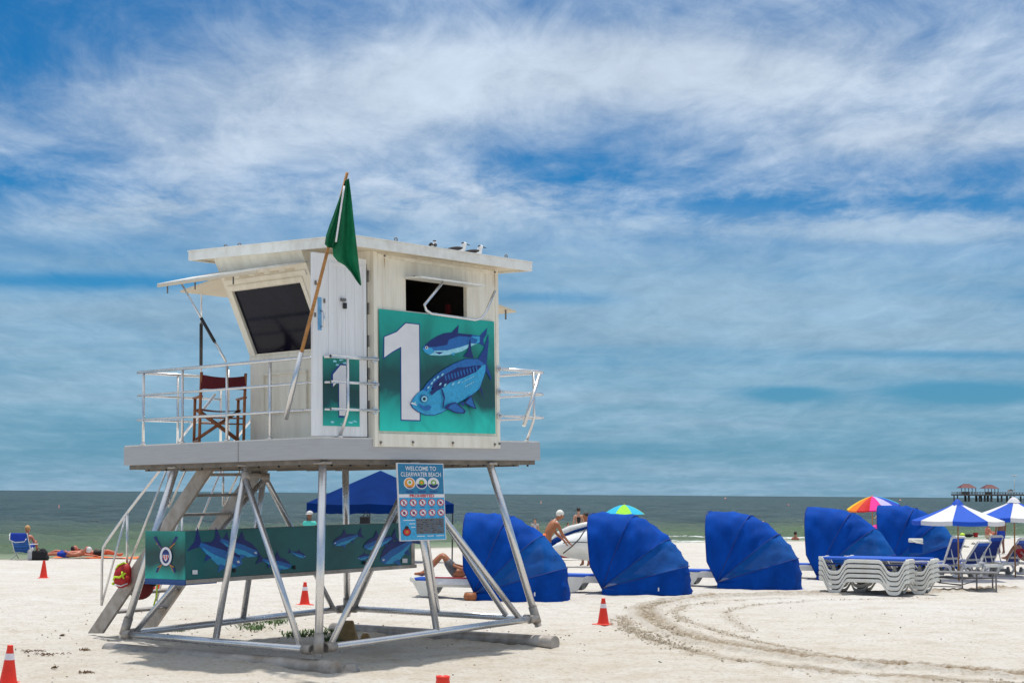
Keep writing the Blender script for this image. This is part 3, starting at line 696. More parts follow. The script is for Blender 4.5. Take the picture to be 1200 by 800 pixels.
pp(b,[(600,302),(632,250),(662,155),(664,205),(652,330),(682,415),(676,425),(645,370),(640,340)],P_DK)
pp(b,[(515,290),(540,255),(556,178),(562,250),(575,296)],P_NV)
body=[(203,565),(220,532),(245,503),(275,482),(305,440),(350,398),(400,362),(460,328),(530,300),(600,300),(650,335),(648,372),(632,420),(612,478),(560,520),(500,553),(440,590),(390,617),(340,635),(290,632),(245,612),(215,588)]
pp(b,body,P_DK)
ins=[(x+(420-x)*.02,y+(470-y)*.03) for x,y in body]; pp(b,ins,P_LT)
pp(b,[(275,484),(305,443),(350,402),(400,366),(460,332),(530,304),(600,303),(645,336),(560,360),(480,372),(400,400),(340,450),(300,492)],P_MD)
pp(b,[(325,480),(340,445),(375,415),(420,385),(480,352),(520,350),(612,338),(622,346),(590,378),(520,410),(440,440),(400,468),(360,490)],P_NV)
for i in range(11):
    x=405+i*18; y=402-i*5.5; pp(b,[(x,y),(x+8,y-6),(x+14,y+24),(x+8,y+28)],P_MD)
for i in range(7): pp(b,[(505+i*11,438-i*5.5),(512+i*11,433-i*5.5),(512+i*11,438-i*5.5),(505+i*11,443-i*5.5)],P_PL)
for i in range(5): pp(b,[(525+i*11,462-i*6),(533+i*11,457-i*6),(533+i*11,463-i*6),(525+i*11,468-i*6)],P_PL)
for x,y in ((310,470),(330,445),(345,425),(365,410),(380,450),(408,455),(455,450),(488,440),(230,560),(392,395)): pp(b,[(x-9,y+7),(x-2,y-7),(x+9,y-9),(x+3,y+5)],P_PL)
pp(b,[(318,498),(350,470),(358,492),(330,515)],P_NV)
pp(b,[(384,478),(392,478),(408,525),(398,590),(392,588),(400,530)],P_NV)
pp(b,[(255,565),(300,585),(310,572),(330,580),(318,602),(290,604),(262,582)],P_MD)
pp(b,[(204,563),(243,575),(240,568),(215,555)],P_WH)
pp(b,circ(287,535,22),P_NV); pp(b,circ(287,536,18),P_PL); pp(b,circ(286,536,9),P_BK)
pp(b,[(400,590),(425,568),(470,555),(530,605),(522,623),(470,620),(430,600)],P_NV)
pp(b,[(425,590),(440,572),(470,562),(520,606),(510,617),(470,612)],P_MD)
pp(b,[(515,562),(560,512),(594,597),(575,592),(545,575)],P_NV); pp(b,[(530,558),(560,524),(583,588),(560,578)],P_MD)
pp(b,[(495,560),(520,552),(515,585)],P_DK); pp(b,[(610,475),(622,470),(637,545)],P_NV)
b.build('large_fish',None,poster)
# door poster
b=MB(); b.box(L(.09,.030,.15),L(.775,.0395,1.078),TEALD); dp=b.build('door_poster',None,door)
k1=[(-.38,.30),(-.05,.52),(.18,.52),(.18,-.62),(-.12,-.62),(-.12,.18),(-.38,.02)]
b=MB(); b.poly([L(.43+x*.46*1.1,.028,.66+y*.62*1.03-.0) for x,y in k1],P_DK); b.poly([L(.43+.005+x*.46*.95,.0265,.66+y*.62*.96) for x,y in k1],P_WH); b.build('door_number',None,dp)
b=MB()
for x,w in ((.3,1.02),(.42,1.04),(.36,.97),(.5,1.0),(.25,.2),(.6,.2),(.45,.18),(.68,.22)):
    b.poly([L(x+.05*math.cos(a)*random.uniform(.5,1.2),.0285,w+.016*math.sin(a)*random.uniform(.5,1.3)) for a in np.linspace(0,2*PI,9,endpoint=False)],P_PL)
build_each(b,'print_highlight',None,dp)
# ---- railings
RX=-.12; LE=3.89; RAILS=(1.07,.7285,.3665)
def arc(c,p,q,n=5):    # rounded corner p-c-q
    return [((1-t)**2)*p+2*(1-t)*t*c+t*t*q for t in np.linspace(0,1,n)]
for w in RAILS:
    r=.024 if w>1 else .018
    path=[L(.985,RX,w)]+arc(L(.35,RX,w),L(.1,RX+.02,w),L(.03,.12,w))+[L(.03,.4,w)]+arc(L(.03,LE-.2,w),L(.03,LE,w),L(.18,LE,w))
    b=MB(); b.tube(path,r,ALU,10); b.build('rail',None,T)
    e=2.0
    tail=[L(.18,LE,w),L(1.3,LE,w)]+([L(1.5,LE,w-.03),L(1.62,LE,w-.2)] if w>1 else [L(1.62,LE,w)])
    MB().tube(tail,r,ALU,10).build('rail',None,T)
    path=[L(CU1-.03,RX+.07,w)]+arc(L(LU+.1,RX,w),L(LU-.2,RX,w),L(LU+.1,.15,w))+[L(LU+.1,3.3,w)]
    MB().tube(path,r,ALU,10).build('rail',None,T)
    for u in (.985,CU1-.03): MB().tube([L(u,-.035,w),L(u,-.06,w)],.05,ALU,14).tube([L(u,-.06,w),L(u,RX,w)],.024,ALU,10).build('rail_flange',None,T)
def post(u,v,du=0,dv=0,top=1.06):
    pth=[L(u,v,top),L(u,v,.36)]+([L(u-du*.3,v-dv*.3,.28),L(u-du,v-dv,.01)] if (du or dv) else [L(u,v,-.03)])
    if du or dv: pth=[L(u,v,top),L(u,v,.38),L(u+du*.15,v+dv*.15,.3),L(u+du,v+dv,.01)]
    MB().tube(pth,.021,ALU,10).tube([L(u+du,v+dv,0.001),L(u+du,v+dv,.02)],.04,ALU,10).build('rail_post',None,T)
for v in (3.755,2.865,1.896,1.007): post(.03,v)
post(.40,RX,0,.15); post(.78,LE); post(4.42,RX,0,.15)
for u in (1.62,1.78): post(u,LE,0,0,.9 if u<1.7 else 1.2)
for v in (1.3,2.6): post(LU+.1,v,-.15,0)
b=MB(); f0=L(TP(353,412,'u',-.17)); f1=L(TP(334.5,491,'u',-.17)); b.tube([f0,f1],.036,ALU,10); b.build('flag_socket',None,T)
b=MB(); b.tube([L(4.5,-.17,1.02),L(4.1,-.17,.22)],.03,ALU,10); b.build('flag_socket',None,T)
# ---- legs
h=2.80
top=lambda u,v:L(u,v,-.33)
tu0,tu1,tv0,tv1=.135,3.586,.093,3.132; bu0,bu1,bv0,bv1=-.166,4.431,-.123,3.953
tum,tvm=(tu0+tu1)/2,(tv0+tv1)/2; bum,bvm=(bu0+bu1)/2,(bv0+bv1)/2
ft=lambda u,v,w=-2.80:L(u,v,w)
for p,q in ((top(tu0,tv0),ft(bu0,bv0,-2.86)),(top(tu0,tv1),ft(bu0,bv1)),(top(tu1,tv0),ft(bu1,bv0)),(top(tu1,tv1),ft(bu1,bv1))):
    MB().tube([p,q],.055,ALU,12).tube([q+(p-q)*.02,q+(p-q)*.12],.066,ALUW,12).build('leg',None,T)
for p,q in ((top(tu0,tvm),ft(bu0,bvm)),(top(tum,tv0),ft(bum,bv0,-2.72)),(top(tum,tv1),ft(bum,bv1,-2.7)),(top(tu1,tvm),ft(bu1,bvm,-2.7))):
    MB().tube([p,q],.047,ALU,12).build('leg',None,T)
def brace(p,q,r=.042): MB().tube([p,q],r,ALU,12).build('brace',None,T)
j=lambda u,v:L(u,v,-.5)
brace(j(tu0-.02,tvm),L(bu0+.02,bv0+.35,-2.74)); 
brace(j(tum,tv0),L(bu0+.2,bv0,-2.74)); brace(j(tum,tv0),L(bu1-.4,bv0,-2.7))
brace(j(tum,tv1),L(bu0+.15,bv1-.1,-2.72)); brace(j(tum,tv1),L(bu1-.3,bv1,-2.7))
brace(j(tu1,tvm),L(bu1,bv1-.15,-2.7)); brace(j(tu1,tvm),L(bu1,bv0+.6,-2.7))
def bar(p,q,r=.05): MB().tube([p,q],r,ALU,12).tube([p,p.lerp(q,.04)],r*1.35,ALUW,12).tube([q.lerp(p,.04),q],r*1.35,ALUW,12).build('base_bar',None,T)
bar(L(bu0,bv0+.12,-2.76),L(bu0,bv1-.05,-2.74)); bar(L(bu0+.12,bv0,-2.74),L(bu1-.05,bv0,-2.68)); bar(L(bu0+.05,bv1,-2.74),L(bu1-.05,bv1,-2.68)); bar(L(bu1,bv0+.1,-2.7),L(bu1,bv1-.05,-2.68))
for u in (bu0,bu1):
    s=MB(); w=-2.99 if u<1 else -3.045; v0,v1=bv0-.32,bv1+.35
    s.tube([L(u,v0,w),L(u,v1,w)],.11,ALUW,18).build('skid',None,T)
    s=MB(); s.prism([L(u-.1,v1-.35,w-.02),L(u-.1,v1+.02,w-.02),L(u-.06,v1+.04,w+.08),L(u-.06,v1-.3,w+.04)],(.16,0,0),ALUW)
for p in (j(tu0,tvm),j(tum,tv0),j(tum,tv1),j(tu1,tvm)): MB().tube([p+V(0,0,-.07),p+V(0,0,.07)],.07,ALUW,12).build('brace_clamp',None,T)
for p in (top(tu0,tv0),top(tu0,tv1),top(tu1,tv0),top(tu1,tv1),top(tu0,tvm),top(tum,tv0)): MB().bbox(p+V(-.09,-.09,-.03),p+V(.09,.09,0),ALUW,.01).build('leg_plate',None,T)
# stair
S0=1.0
def SPt(x,y): return TP(x,y,'u',S0)
a0,a1=SPt(102.6,738),SPt(233,547); c0,c1=SPt(119,738),SPt(247,552)
# far stringer: same profile at the u where it lines up
best=min((abs(TP(164,733,'u',u)[1]-a0[1])+abs(TP(164,733,'u',u)[2]-a0[2]),u) for u in np.arange(1.5,2.8,.02)); S1=float(best[1])
print('stair u1',S1,'profile',a0,a1,c0,c1)
def ext(p,q,w): t=(w-p[2])/(q[2]-p[2]); return p+(q-p)*t
at,ct=ext(a0,a1,-.30),ext(c0,c1,-.30)
for u in (S0,S1):
    s=MB(); s.prism([L(u,a0[1],a0[2]-.05),L(u,c0[1],c0[2]-.05),L(u,ct[1],ct[2]),L(u,at[1],at[2])],(.05,0,0),ALUW); s.build('stair_stringer',None,T)
ty=[555,579.6,602.6,626,649,672,695,717]; 
for y in ty:
    p=TP(247+(555-y)*.695,y,'u',S0)
    # centre of the stringer at that height
    pa=ext(a0,a1,p[2]); pc=ext(c0,c1,p[2]); vlo,vhi=sorted((pa[1],pc[1]))
    s=MB(); s.bbox(L(S0+.05,vlo+.01,p[2]-.03),L(S1,vhi-.01,p[2]+.012),ALUW,.008); s.build('stair_tread',None,T)
def hr(pts,u,r,nm='handrail'):
    q=[SPt(*p) for p in pts]; MB().tube([L(u,p[1],p[2]) for p in q],r,ALU,8).build(nm,None,T)
for u in (S0+.0,S1+.05):
    hr([(119,709),(119.5,660),(121,641),(125,634),(147,603),(190,547),(213,512),(252,462)],u,.022)
    hr([(149,602),(149,667)],u,.02,'handrail_post'); hr([(197.5,540),(197.5,594)],u,.02,'handrail_post')
    hr([(119,709),(147,606)],u,.017,'handrail_brace'); hr([(150,664),(197,546)],u,.017,'handrail_brace'); hr([(198,594),(219,547),(236,510)],u,.017,'handrail_brace')
# board rack wrapped in printed banner
BV0=2.1; BU0=TP(217,649,'v',BV0)[0]; BU1=TP(487,635,'v',BV0)[0]-.12; BV1=TP(171,650,'u',BU0)[1]; print('rack',BU0,BU1,BV0,BV1)
b=MB(); b.box(L(BU0+.01,BV0+.01,-1.90),L(BU1,BV1,-1.25),UNDER); b.box(L(BU0,BV0-.02,-1.955),L(BU1+.12,BV1+.02,-1.9005),ALUW)
b.box(L(BU1+.02,BV0+.0,-1.9),L(BU1+.1,BV0+.06,-1.2),ALUW)
rack=b.build('board_rack',None,T)
b=MB(); b.box(L(BU0+.0005,BV0-.006,-1.895),L(BU1,BV0+.0095,-1.235),TEALB); ban=b.build('rack_banner',None,rack)
b=MB(); b.box(L(BU0-.012,BV0-.006,-1.895),L(BU0,BV1,-1.235),TEALE); end=b.build('rack_end_banner',None,rack)
b=MB(); b.box(L(BU0-.03,BV0-.012,-1.97),L(BU0+.55,BV1,-1.9555),flat('blue_trim',(20,75,140))); b.box(L(BU0-.02,BV0-.02,-1.955),L(BU0-.0005,BV1,-1.897),flat('blue_trim_side',(20,75,140))); b.build('rack_trim',None,rack)
fcount=[0]
def fish(name,head,tail,ratio,plane,val,parent,flipfin=1):
    h=Vector(head); t=Vector(tail); d=t-h; l=d.length; d/=l; n=V(d.y,-d.x)*(1 if d.x>0 else -1)   # n points up the picture (y down => negative y)
    if n.y>0: n=-n
    b=MB()
    def q(pts,m):
        fcount[0]+=1; b.poly([TL(*(h+d*l*x+n*l*ratio*y),plane,val-.0012-.0005*fcount[0]%.012) for x,y in pts],m)
    q([(.93,.05),(1.16,.62),(1.08,0),(1.14,-.5),(.93,-.1)],P_NV); q([(.42,.5),(.56,.95),(.58,.42)],P_NV)
    q([(0,.0),(.1,.25),(.25,.45),(.45,.52),(.7,.35),(.95,.08),(.95,-.1),(.72,-.3),(.45,-.47),(.22,-.42),(.07,-.25)],P_MD)
    q([(.05,.15),(.1,.25),(.25,.45),(.45,.52),(.7,.35),(.95,.08),(.7,.12),(.4,.2),(.2,.15)],P_NV)
    q([(.07,-.2),(.3,-.12),(.6,-.15),(.9,-.08),(.72,-.29),(.45,-.46),(.22,-.41)],P_LT)
    q([(.25,-.35),(.38,-.75),(.42,-.4)],P_MD); q([(.62,-.3),(.72,-.6),(.75,-.25)],P_DK)
    q([(.05,.0),(.09,.06),(.13,0),(.09,-.06)],P_WH)
    b.build(name,None,parent)
BVf=BV0-.006
for hd,tl,rt in (((284,660),(232,636),.5),((304,649),(256,631),.38),((342,663),(306,655),.38),((359,652),(340,646),.34),((390,637),(421,626),.38),((426,641),(461,629),.4),((419,654),(436,650),.38),((446,658),(484,632),.5)):
    fish('printed_fish',hd,tl,rt,'v',BVf,ban)
b=MB(); 
for x,y in ((228.5,670),(474.5,656.5)): b.poly([TL(x+dx,y+dy,'v',BVf-.014) for dx,dy in ((-3,-2.5),(3,-2.5),(3,2.5),(-3,2.5))],P_WH)
build_each(b,'white_tag',None,ban)
# emblem on the end: crossed oars behind a life ring with a shield
BE=BU0-.012; ec=[0]; b=MB()
def ep(pts,m): ec[0]+=1; b.poly([TL(80+x*.1875,530+y*.1875,'u',BE-.001-.0006*ec[0]) for x,y in pts],m)
def band(x0,y0,x1,y1,w0,w1):
    dx,dy=x1-x0,y1-y0; l=math.hypot(dx,dy); nx,ny=-dy/l,dx/l
    return [(x0+nx*w0,y0+ny*w0),(x1+nx*w1,y1+ny*w1),(x1-nx*w1,y1-ny*w1),(x0-nx*w0,y0-ny*w0)]
for s in (-1,1):
    ep(band(609-s*62,540,609+s*52,745,4,4),P_GD)
    ep(band(609-s*70,525,609-s*38,580,9,6),P_NV); ep(band(609-s*38,580,609+s*40,715,4,4),P_NV); ep(band(609+s*38,705,609+s*58,748,6,6),P_NV)
    ep(band(609+s*58,565,609+s*20,600,3,3),P_GD); ep(band(609+s*50,715,609+s*15,695,3,3),P_GD)
ep(circ(609,648,40,62,24),P_NV); ep(circ(609,648,37,59,24),P_WH); ep(circ(609,648,24,44,24),P_NV)
ep([(590,628),(628,628),(628,655),(609,680),(590,655)],P_WH)
for k in range(3): ep([(594+k*12,640),(600+k*12,640),(600+k*12,666),(594+k*12,666)],P_RD)
ep([(590,626),(628,626),(628,638),(590,638)],P_DK)
b.build('oar_emblem',None,end)
b=MB()
for x,y in ((274.5,668),(345,664.5),(427,659)): b.ell(TL(x,y,'v',BVf-.02),(.03,.02,.03),BLACK,8,5)
build_each(b,'rack_bolt',None,rack)
# deck bolts underside
b=MB()
for u in np.arange(.3,4.5,.35): b.ell(L(u,.09,-.375),(.02,.02,.015),BLACK,6,4)
for v in np.arange(.5,4,.4): b.ell(L(.09,v,-.375),(.02,.02,.015),BLACK,6,4)
build_each(b,'deck_bolt',None,T)

# ------------------------------------------------------------------ notice sign (hung on the front braces)
SG=thing('notice_sign',O+M3@V(2,-.12,-1.43),0,'blue and white beach notice board with round icons hung under the tower deck','sign')
SGi=SG.location.copy()
sc4=[TP(465,542,'v',-.12),TP(519.5,543,'v',-.12),TP(523,632,'v',-.12),TP(469,633.8,'v',-.12)]
sc4w=[O+M3@p-SGi for p in sc4]; nrm=M3@V(0,-1,0)
def SP(s,t,k=0):
    p=sc4w[0]*(1-s)*(1-t)+sc4w[1]*s*(1-t)+sc4w[2]*s*t+sc4w[3]*(1-s)*t; return p+nrm*(.002+.0012*k)
b=MB(); b.prism([q-nrm*.02 for q in sc4w],nrm*.02,P_WH); bd=b.build('board',None,SG)
def rect(b,s0,s1,t0,t1,m,k): b.poly([SP(s0,t0,k),SP(s1,t0,k),SP(s1,t1,k),SP(s0,t1,k)],m)
b=MB(); rect(b,.015,.985,.01,.40,P_TB,0); rect(b,.015,.985,.445,.99,P_SK,0); b.build('printed_face',None,bd)
AS=.6   # width to height of the board in metres is about this
def txt(b,s,cs,ct,size,m,k,bold=0.,sx=1.):
    vs,fs=text_mesh(s,1.,bold=bold); b.add([SP(cs+v.x*size*sx/AS,ct-v.y*size,k) for v in vs],fs,m)
b=MB(); txt(b,'WELCOME TO',.5,.072,.078,P_WH,2,.012,.78); txt(b,'CLEARWATER BEACH',.5,.148,.078,P_WH,2,.012,.68); txt(b,'PROHIBITED',.5,.424,.052,P_RD,3,.02,1.1); b.build('lettering',None,bd)
def disc(s,t,r,m,k,a0=0,a1=2*PI,n=24): b.poly([SP(s+r*math.cos(a)/AS,t+r*math.sin(a),k) for a in np.linspace(a0,a1,n,endpoint=(a1-a0<6))],m)
for i,s in enumerate((.245,.5,.76)):
    b=MB(); disc(s,.26,.075,P_WH,2); disc(s,.26,.064,(P_OR,P_WH,P_WH)[i],3); disc(s,.26,.064,P_NV,4,.15 if i else .9,PI-(.15 if i else .9))
    disc(s,.25,.035,(P_WH,P_GR,P_GR)[i],5); disc(s,.25,.018,(P_GR,P_OR,P_WH)[i],6)
    for k in range(2): rect(b,s-.09+.015*k,s+.09-.015*k,.357+.016*k,.365+.016*k,P_DK,2)
    b.build('round_icon',None,bd)
for r_,t in enumerate((.51,.64)):
    for i,s in enumerate((.105,.305,.505,.705,.9)):
        b=MB(); disc(s,t,.047,P_RD,2); disc(s,t,.037,P_WH,3); 
        b.poly([SP(s+x*.02/AS,t+y*.022,4) for x,y in random.choice([[(-1,-.2),(.2,-1),(1,.3),(.3,1),(-.6,.8)],[(-.5,-1),(.6,-.8),(.3,1),(-.4,1)],[(-1,0),(0,-.7),(1,.1),(.6,.8),(-.8,.6)]])],P_NV)
        b.poly([SP(s+(-.028)/AS,t-.024,5),SP(s+(-.022)/AS,t-.03,5),SP(s+.028/AS,t+.024,5),SP(s+.022/AS,t+.03,5)],P_RD)
        rect(b,s-.05,s+.05,t+.056,t+.062,P_DK,2); b.build('prohibition_icon',None,bd)
b=MB(); rect(b,.35,.955,.715,.915,P_GY,2)
for k in range(7):
    t=.735+k*.026; x=.37
    while x<.92:
        w_=random.uniform(.02,.06); rect(b,x,min(x+w_,.94),t,t+.008,P_TB if random.random()<.2 else P_BK if random.random()<.5 else P_GY,3); x+=w_+.015
for s0,s1,t in ((.08,.33,.73),(.2,.33,.775),(.24,.33,.82),(.36,.52,.938),(.58,.72,.938),(.78,.95,.938)): rect(b,s0,s1,t,t+.01,P_WH,2)
disc(.145,.885,.052,P_BK,2); disc(.145,.885,.043,P_RD,3); disc(.145,.885,.02,P_GD,4); disc(.145,.832,.025,P_BK,3); b.build('small_print_panel',None,bd)

# ------------------------------------------------------------------ flag
fb=O+M3@TP(353,412,'u',-.17); ftp=O+M3@TP(407,202,'u',-.17); lo=O+M3@TP(347,437,'u',-.17)
FG=thing('green_flag',lo,0,'limp dark green flag on a bamboo pole leaning over the tower railing','flag')
a=V(0,0,0); t_=ftp-lo
MB().tube([a,t_*.45+V(.004,0,0),t_],[.027,.023,.02],WOOD,10).tube([t_*.44,t_*.455],.028,WOOD,10).build('pole',None,FG)
def FW(x,y,off=0.): # picture outline of the hanging cloth, at the flag pole's distance
    return D(x,y,ftp.y-.12+off)-lo
def lobe(lb,rb,amp,ph,off0):
    rows=[]
    n_=len(lb)
    for i in range(n_):
        row=[]
        for j in range(19):
            q=j/18; x=lb[i][0]+(rb[i][0]-lb[i][0])*q; y=lb[i][1]+(rb[i][1]-lb[i][1])*q
            off=off0+amp*min(1,(i+1)/4)*math.sin(q*PI*3.4+ph+.25*i)+.02*math.sin(q*9+i*1.7)
            row.append(FW(x,y,off))
        rows.append(row)
    return rows
fm=MB()
fm.grid(lobe([(404,213),(400,226),(395.5,238),(391,251),(386,264),(382,276),(380.5,286),(384,290),(388,290)],[(405,214),(403,227),(401,240),(399,252),(397,264),(395,275),(393,285),(391,290),(389.5,291)],.035,.5,.03),GREENC)
fm.grid(lobe([(404,212),(401,226),(398,242),(395,258),(392,274),(389.5,289),(390.5,300),(396,306.5),(404,311),(411,319),(417,328),(421.5,334)],[(409,209),(411,224),(412.8,240),(414.5,257),(416.5,274),(418.5,291),(420,305),(421,314),(422,321),(422.8,327),(423.4,332),(423.4,335)],.06,0,0),GREENC)
fm.build('flag_cloth',None,FG)
rows=[[FW(402.6-i*1.2,218+i*8.2,-.13),FW(404.-i*1.2,218+i*8.2,-.13)] for i in range(9)]
b=MB(); b.tube([(r[0]+r[1])/2 for r in rows],[.012]*9,WHITEC,8); b.build('flag_sleeve',None,FG)

# ------------------------------------------------------------------ director chair on deck
cp=O+M3@V(.6,2.74,.005)
DC=thing('director_chair',cp,R(20),'wooden director chair with maroon canvas standing on the tower deck','chair')
W2,D2=.29,.23; hh=.66   # local: +y is forward (away from the camera)
for sx in (-1,1):
    x=sx*W2
    b=MB(); b.box((x-.016,-D2-.02,0),(x+.016,D2+.02,.03),TEAK); b.build('foot_rail',None,DC)
    b=MB(); b.tube([V(x,-D2,.02),V(x,-D2,.62),V(x+sx*.0,-D2-.03,.97)],.021,TEAK,6); b.build('back_upright',None,DC)
    b=MB(); b.tube([V(x,D2,.02),V(x,D2,.62)],.021,TEAK,6); b.build('front_upright',None,DC)
    b=MB(); b.bbox((x-.028,-D2-.03,.62),(x+.028,D2+.06,.645),TEAK,.006); b.build('armrest',None,DC)
    b=MB(); b.tube([V(-sx*W2*.95,-sx*.02,.05),V(sx*W2*.95,-sx*.02,.46)],.018,TEAK,6); b.tube([V(-sx*W2*.95,D2-.05,.05),V(sx*W2*.95,D2-.05,.46)],.018,TEAK,6); b.build('crossed_leg',None,DC)
b=MB()
for z in (.3,.38): b.tube([V(-W2,-D2,z-.04),V(W2,-D2,z-.04)],.012,TEAK,6)
build_each(b,'stretcher',None,DC)
b=MB(); b.grid([[V(-W2+.58*i/10,-D2+.04+.4*j/4,.47-.03*math.sin(PI*i/10)) for j in range(5)] for i in range(11)],MAROON); b.build('seat',None,DC)
b=MB()
g0=[[V(-W2-.01+.6*i/10,-D2-.035-.06*math.sin(PI*i/10)*.5+ .012*k_,.735+.2*j/4-(.035*math.sin(PI*i/10) if j==4 else 0)) for j in range(5)] for k_ in (0,) for i in range(11)]
b.grid(g0,MAROON); b.build('backrest',None,DC)

DC.scale=(1.1,1.1,1.04)
# ------------------------------------------------------------------ terns on the roof
def tern(px_,py_,s,face,label):
    p=O+M3@V(*TP(px_,py_,'v',-.2)); t=thing('seabird',p,0,label,'bird','seabirds resting on the tower roof')
    fx=face
    b=MB(); b.ell((0,0,.07*s),(.13*s,.06*s,.055*s),WHTF,12,8,Matrix.Rotation(-.2*fx,3,'Y')); b.ell((fx*.085*s,0,.13*s),(.045*s,.04*s,.06*s),WHTF,10,7); b.ell((fx*.10*s,0,.175*s),(.045*s,.036*s,.036*s),WHTF,12,8)
    b.tube([V(0,.02,0),V(0,.02,.05*s)],.006,BLACK,5); b.tube([V(.02,-.02,0),V(.02,-.02,.05*s)],.006,BLACK,5); b.build('body',None,t)
    for sy in (-1,1):
        b=MB(); b.ell((-fx*.06*s,sy*.05*s,.085*s),(.14*s,.022*s,.04*s),TERN,10,7,Matrix.Rotation(-.12*fx,3,'Y')); b.build('wing',None,t)
    b=MB(); b.prism([V(-fx*.12*s,-.03*s,.07*s),V(-fx*.24*s,-.02*s,.09*s),V(-fx*.24*s,.02*s,.09*s),V(-fx*.12*s,.03*s,.07*s)],(0,0,.012),TERN); b.build('tail',None,t)
    b=MB(); b.tube([V(fx*.135*s,0,.175*s),V(fx*.20*s,0,.155*s)],[.014*s,.004*s],BLACK,6); b.build('beak',None,t)
    b=MB(); b.ell((fx*.085*s,0,.19*s),(.036*s,.037*s,.02*s),TERN,10,6); b.build('cap',None,t)
    return t
tern(537,298,.86,1,'middle seabird with white breast and black beak on the tower roof edge')
tern(556.5,301,.84,1,'seabird lying lowest nearest the right roof corner with its dark wings spread back')
tt=tern(508,292.5,.7,1,'small hunched dark seabird, leftmost of the three on the roof'); tt.rotation_euler=(0,0,R(80))

# ------------------------------------------------------------------ traffic cones
def cone(loc,label,h=.47,collar=True,rz=0.,lean=0.):
    t=thing('traffic_cone',loc,rz,label,'traffic cone','orange traffic cones on the sand'); t.rotation_euler=(lean,lean*.5,rz)
    k=h/.47
    b=MB(); b.box((-.15*k,-.15*k,0),(.15*k,.15*k,.022*k),CONE2); b.lathe((0,0,.022*k),[(.115*k,0),(.11*k,.012*k)],CONE2,20); b.build('base',None,t,bevel=.012)
    b=MB(); b.lathe((0,0,0),[(.105*k,.03*k),(.098*k,.06*k),(.034*k,.45*k),(.036*k,.468*k),(.028*k,.47*k),(.024*k,.45*k)],CONE,24); b.build('body',None,t)
    if collar:
        f=lambda z:(.098-.064*(z-.06)/.39)*k+.002
        b=MB(); b.lathe((0,0,0),[(f(.30),.30*k),(f(.375),.375*k)],REFL,24); b.build('reflective_collar',None,t)
    return t
def gz(p,dz=-.01): return V(p.x,p.y,dz)
cone(gz(G(707,731)),'orange cone with a pale collar alone on the sand right of the tower',rz=.9)
cone(gz(G(357,708)),'orange cone with pale collar seen between the tower legs',rz=.5)
cone(gz(G(51,677)),'small plain orange cone without collar out on the left of the beach',collar=False,rz=.2)
cone(gz(G(9.5,801)),'nearest orange cone with pale collar at the left edge of the picture',rz=.4,lean=.03)
cone(gz(G(184,692)),'orange cone half hidden behind the tower stair',rz=.1)
_c=D(519,791,13.7); cone(V(_c.x,13.7,-.02),'tall orange cone of which only the top shows at the bottom edge',h=_c.z+.02,rz=.3)

# ------------------------------------------------------------------ rescue pack on the stair
bp_=O+M3@V(*TP(144,672,'u',.93))
RP=thing('rescue_pack',bp_-V(0,0,.26),0,'red lifeguard pack with neon yellow straps hanging on the tower stair','backpack')
b=MB(); b.ell((0,0,.28),(.17,.13,.24),RED,16,12,Matrix.Rotation(.25,3,'Y')); b.ell((.04,-.05,.2),(.13,.1,.13),RED,12,8); b.build('bag',None,RP)
b=MB(); b.tube([V(-.16,-.05,.2),V(-.12,-.14,.26),V(-.02,-.16,.25),V(.03,-.15,.3),V(.02,-.14,.36)],.02,NEON,6); b.tube([V(-.14,0,.38),V(-.08,-.06,.47),V(.03,-.05,.52),V(.1,0,.46)],.018,NEON,6); b.tube([V(.06,-.12,.22),V(.03,-.15,.28),V(.08,-.13,.33)],.02,NEON,6); b.ell((-.17,-.03,.13),(.03,.03,.03),NEON,8,6); b.build('straps',None,RP)
b=MB(); b.tube([V(-.12,-.12,.12),V(0,-.15,.09),V(.12,-.11,.14)],.013,WHITEC,6); b.build('white_strap',None,RP)
RP.scale=(.84,.84,.84)
RT=thing('rescue_tube_bag',O+M3@V(*TP(166,690,'u',1.3))-V(0,0,.15),0,'dark red bag with black clips and a hanging yellow strap behind the stair stringer','bag')
b=MB(); b.ell((0,0,.16),(.2,.12,.17),mat('dark_red_fabric',(.16,.008,.01),rough=.7),14,10,Matrix.Rotation(-.5,3,'Y')); b.ell((.17,0,.27),(.09,.09,.08),BLKF,10,8); b.build('bag',None,RT)
b=MB(); b.tube([V(.2,-.1,.33),V(.27,-.1,.25),V(.26,-.1,.05),V(.22,-.1,-.1)],.014,NEON,6); b.tube([V(-.12,-.1,.05),V(-.12,-.1,-.08)],.014,NEON,6); b.ell((.14,-.08,.36),(.05,.04,.04),NEON,8,6); b.build('straps',None,RT)
#@@PART2
# ------------------------------------------------------------------ loungers
_P0=[(0,.36),(.09,.36),(.24,.03),(.48,.03),(.66,.31),(1.46,.31),(1.65,.03),(1.88,.03),(2.03,.31),(2.12,.31)]
PROF=[_P0[0]]
for _a,_b,_c in zip(_P0[:-2],_P0[1:-1],_P0[2:]):      # rounded bends
    for _t in (0,.33,.67,1):
        _l0=min(.4,.07/math.dist(_a,_b)); _l1=min(.4,.07/math.dist(_b,_c))
        _p=(_b[0]+(_a[0]-_b[0])*_l0,_b[1]+(_a[1]-_b[1])*_l0); _q=(_b[0]+(_c[0]-_b[0])*_l1,_b[1]+(_c[1]-_b[1])*_l1)
        PROF.append(((1-_t)**2*_p[0]+2*_t*(1-_t)*_b[0]+_t*_t*_q[0],(1-_t)**2*_p[1]+2*_t*(1-_t)*_b[1]+_t*_t*_q[1]))
PROF.append(_P0[-1])
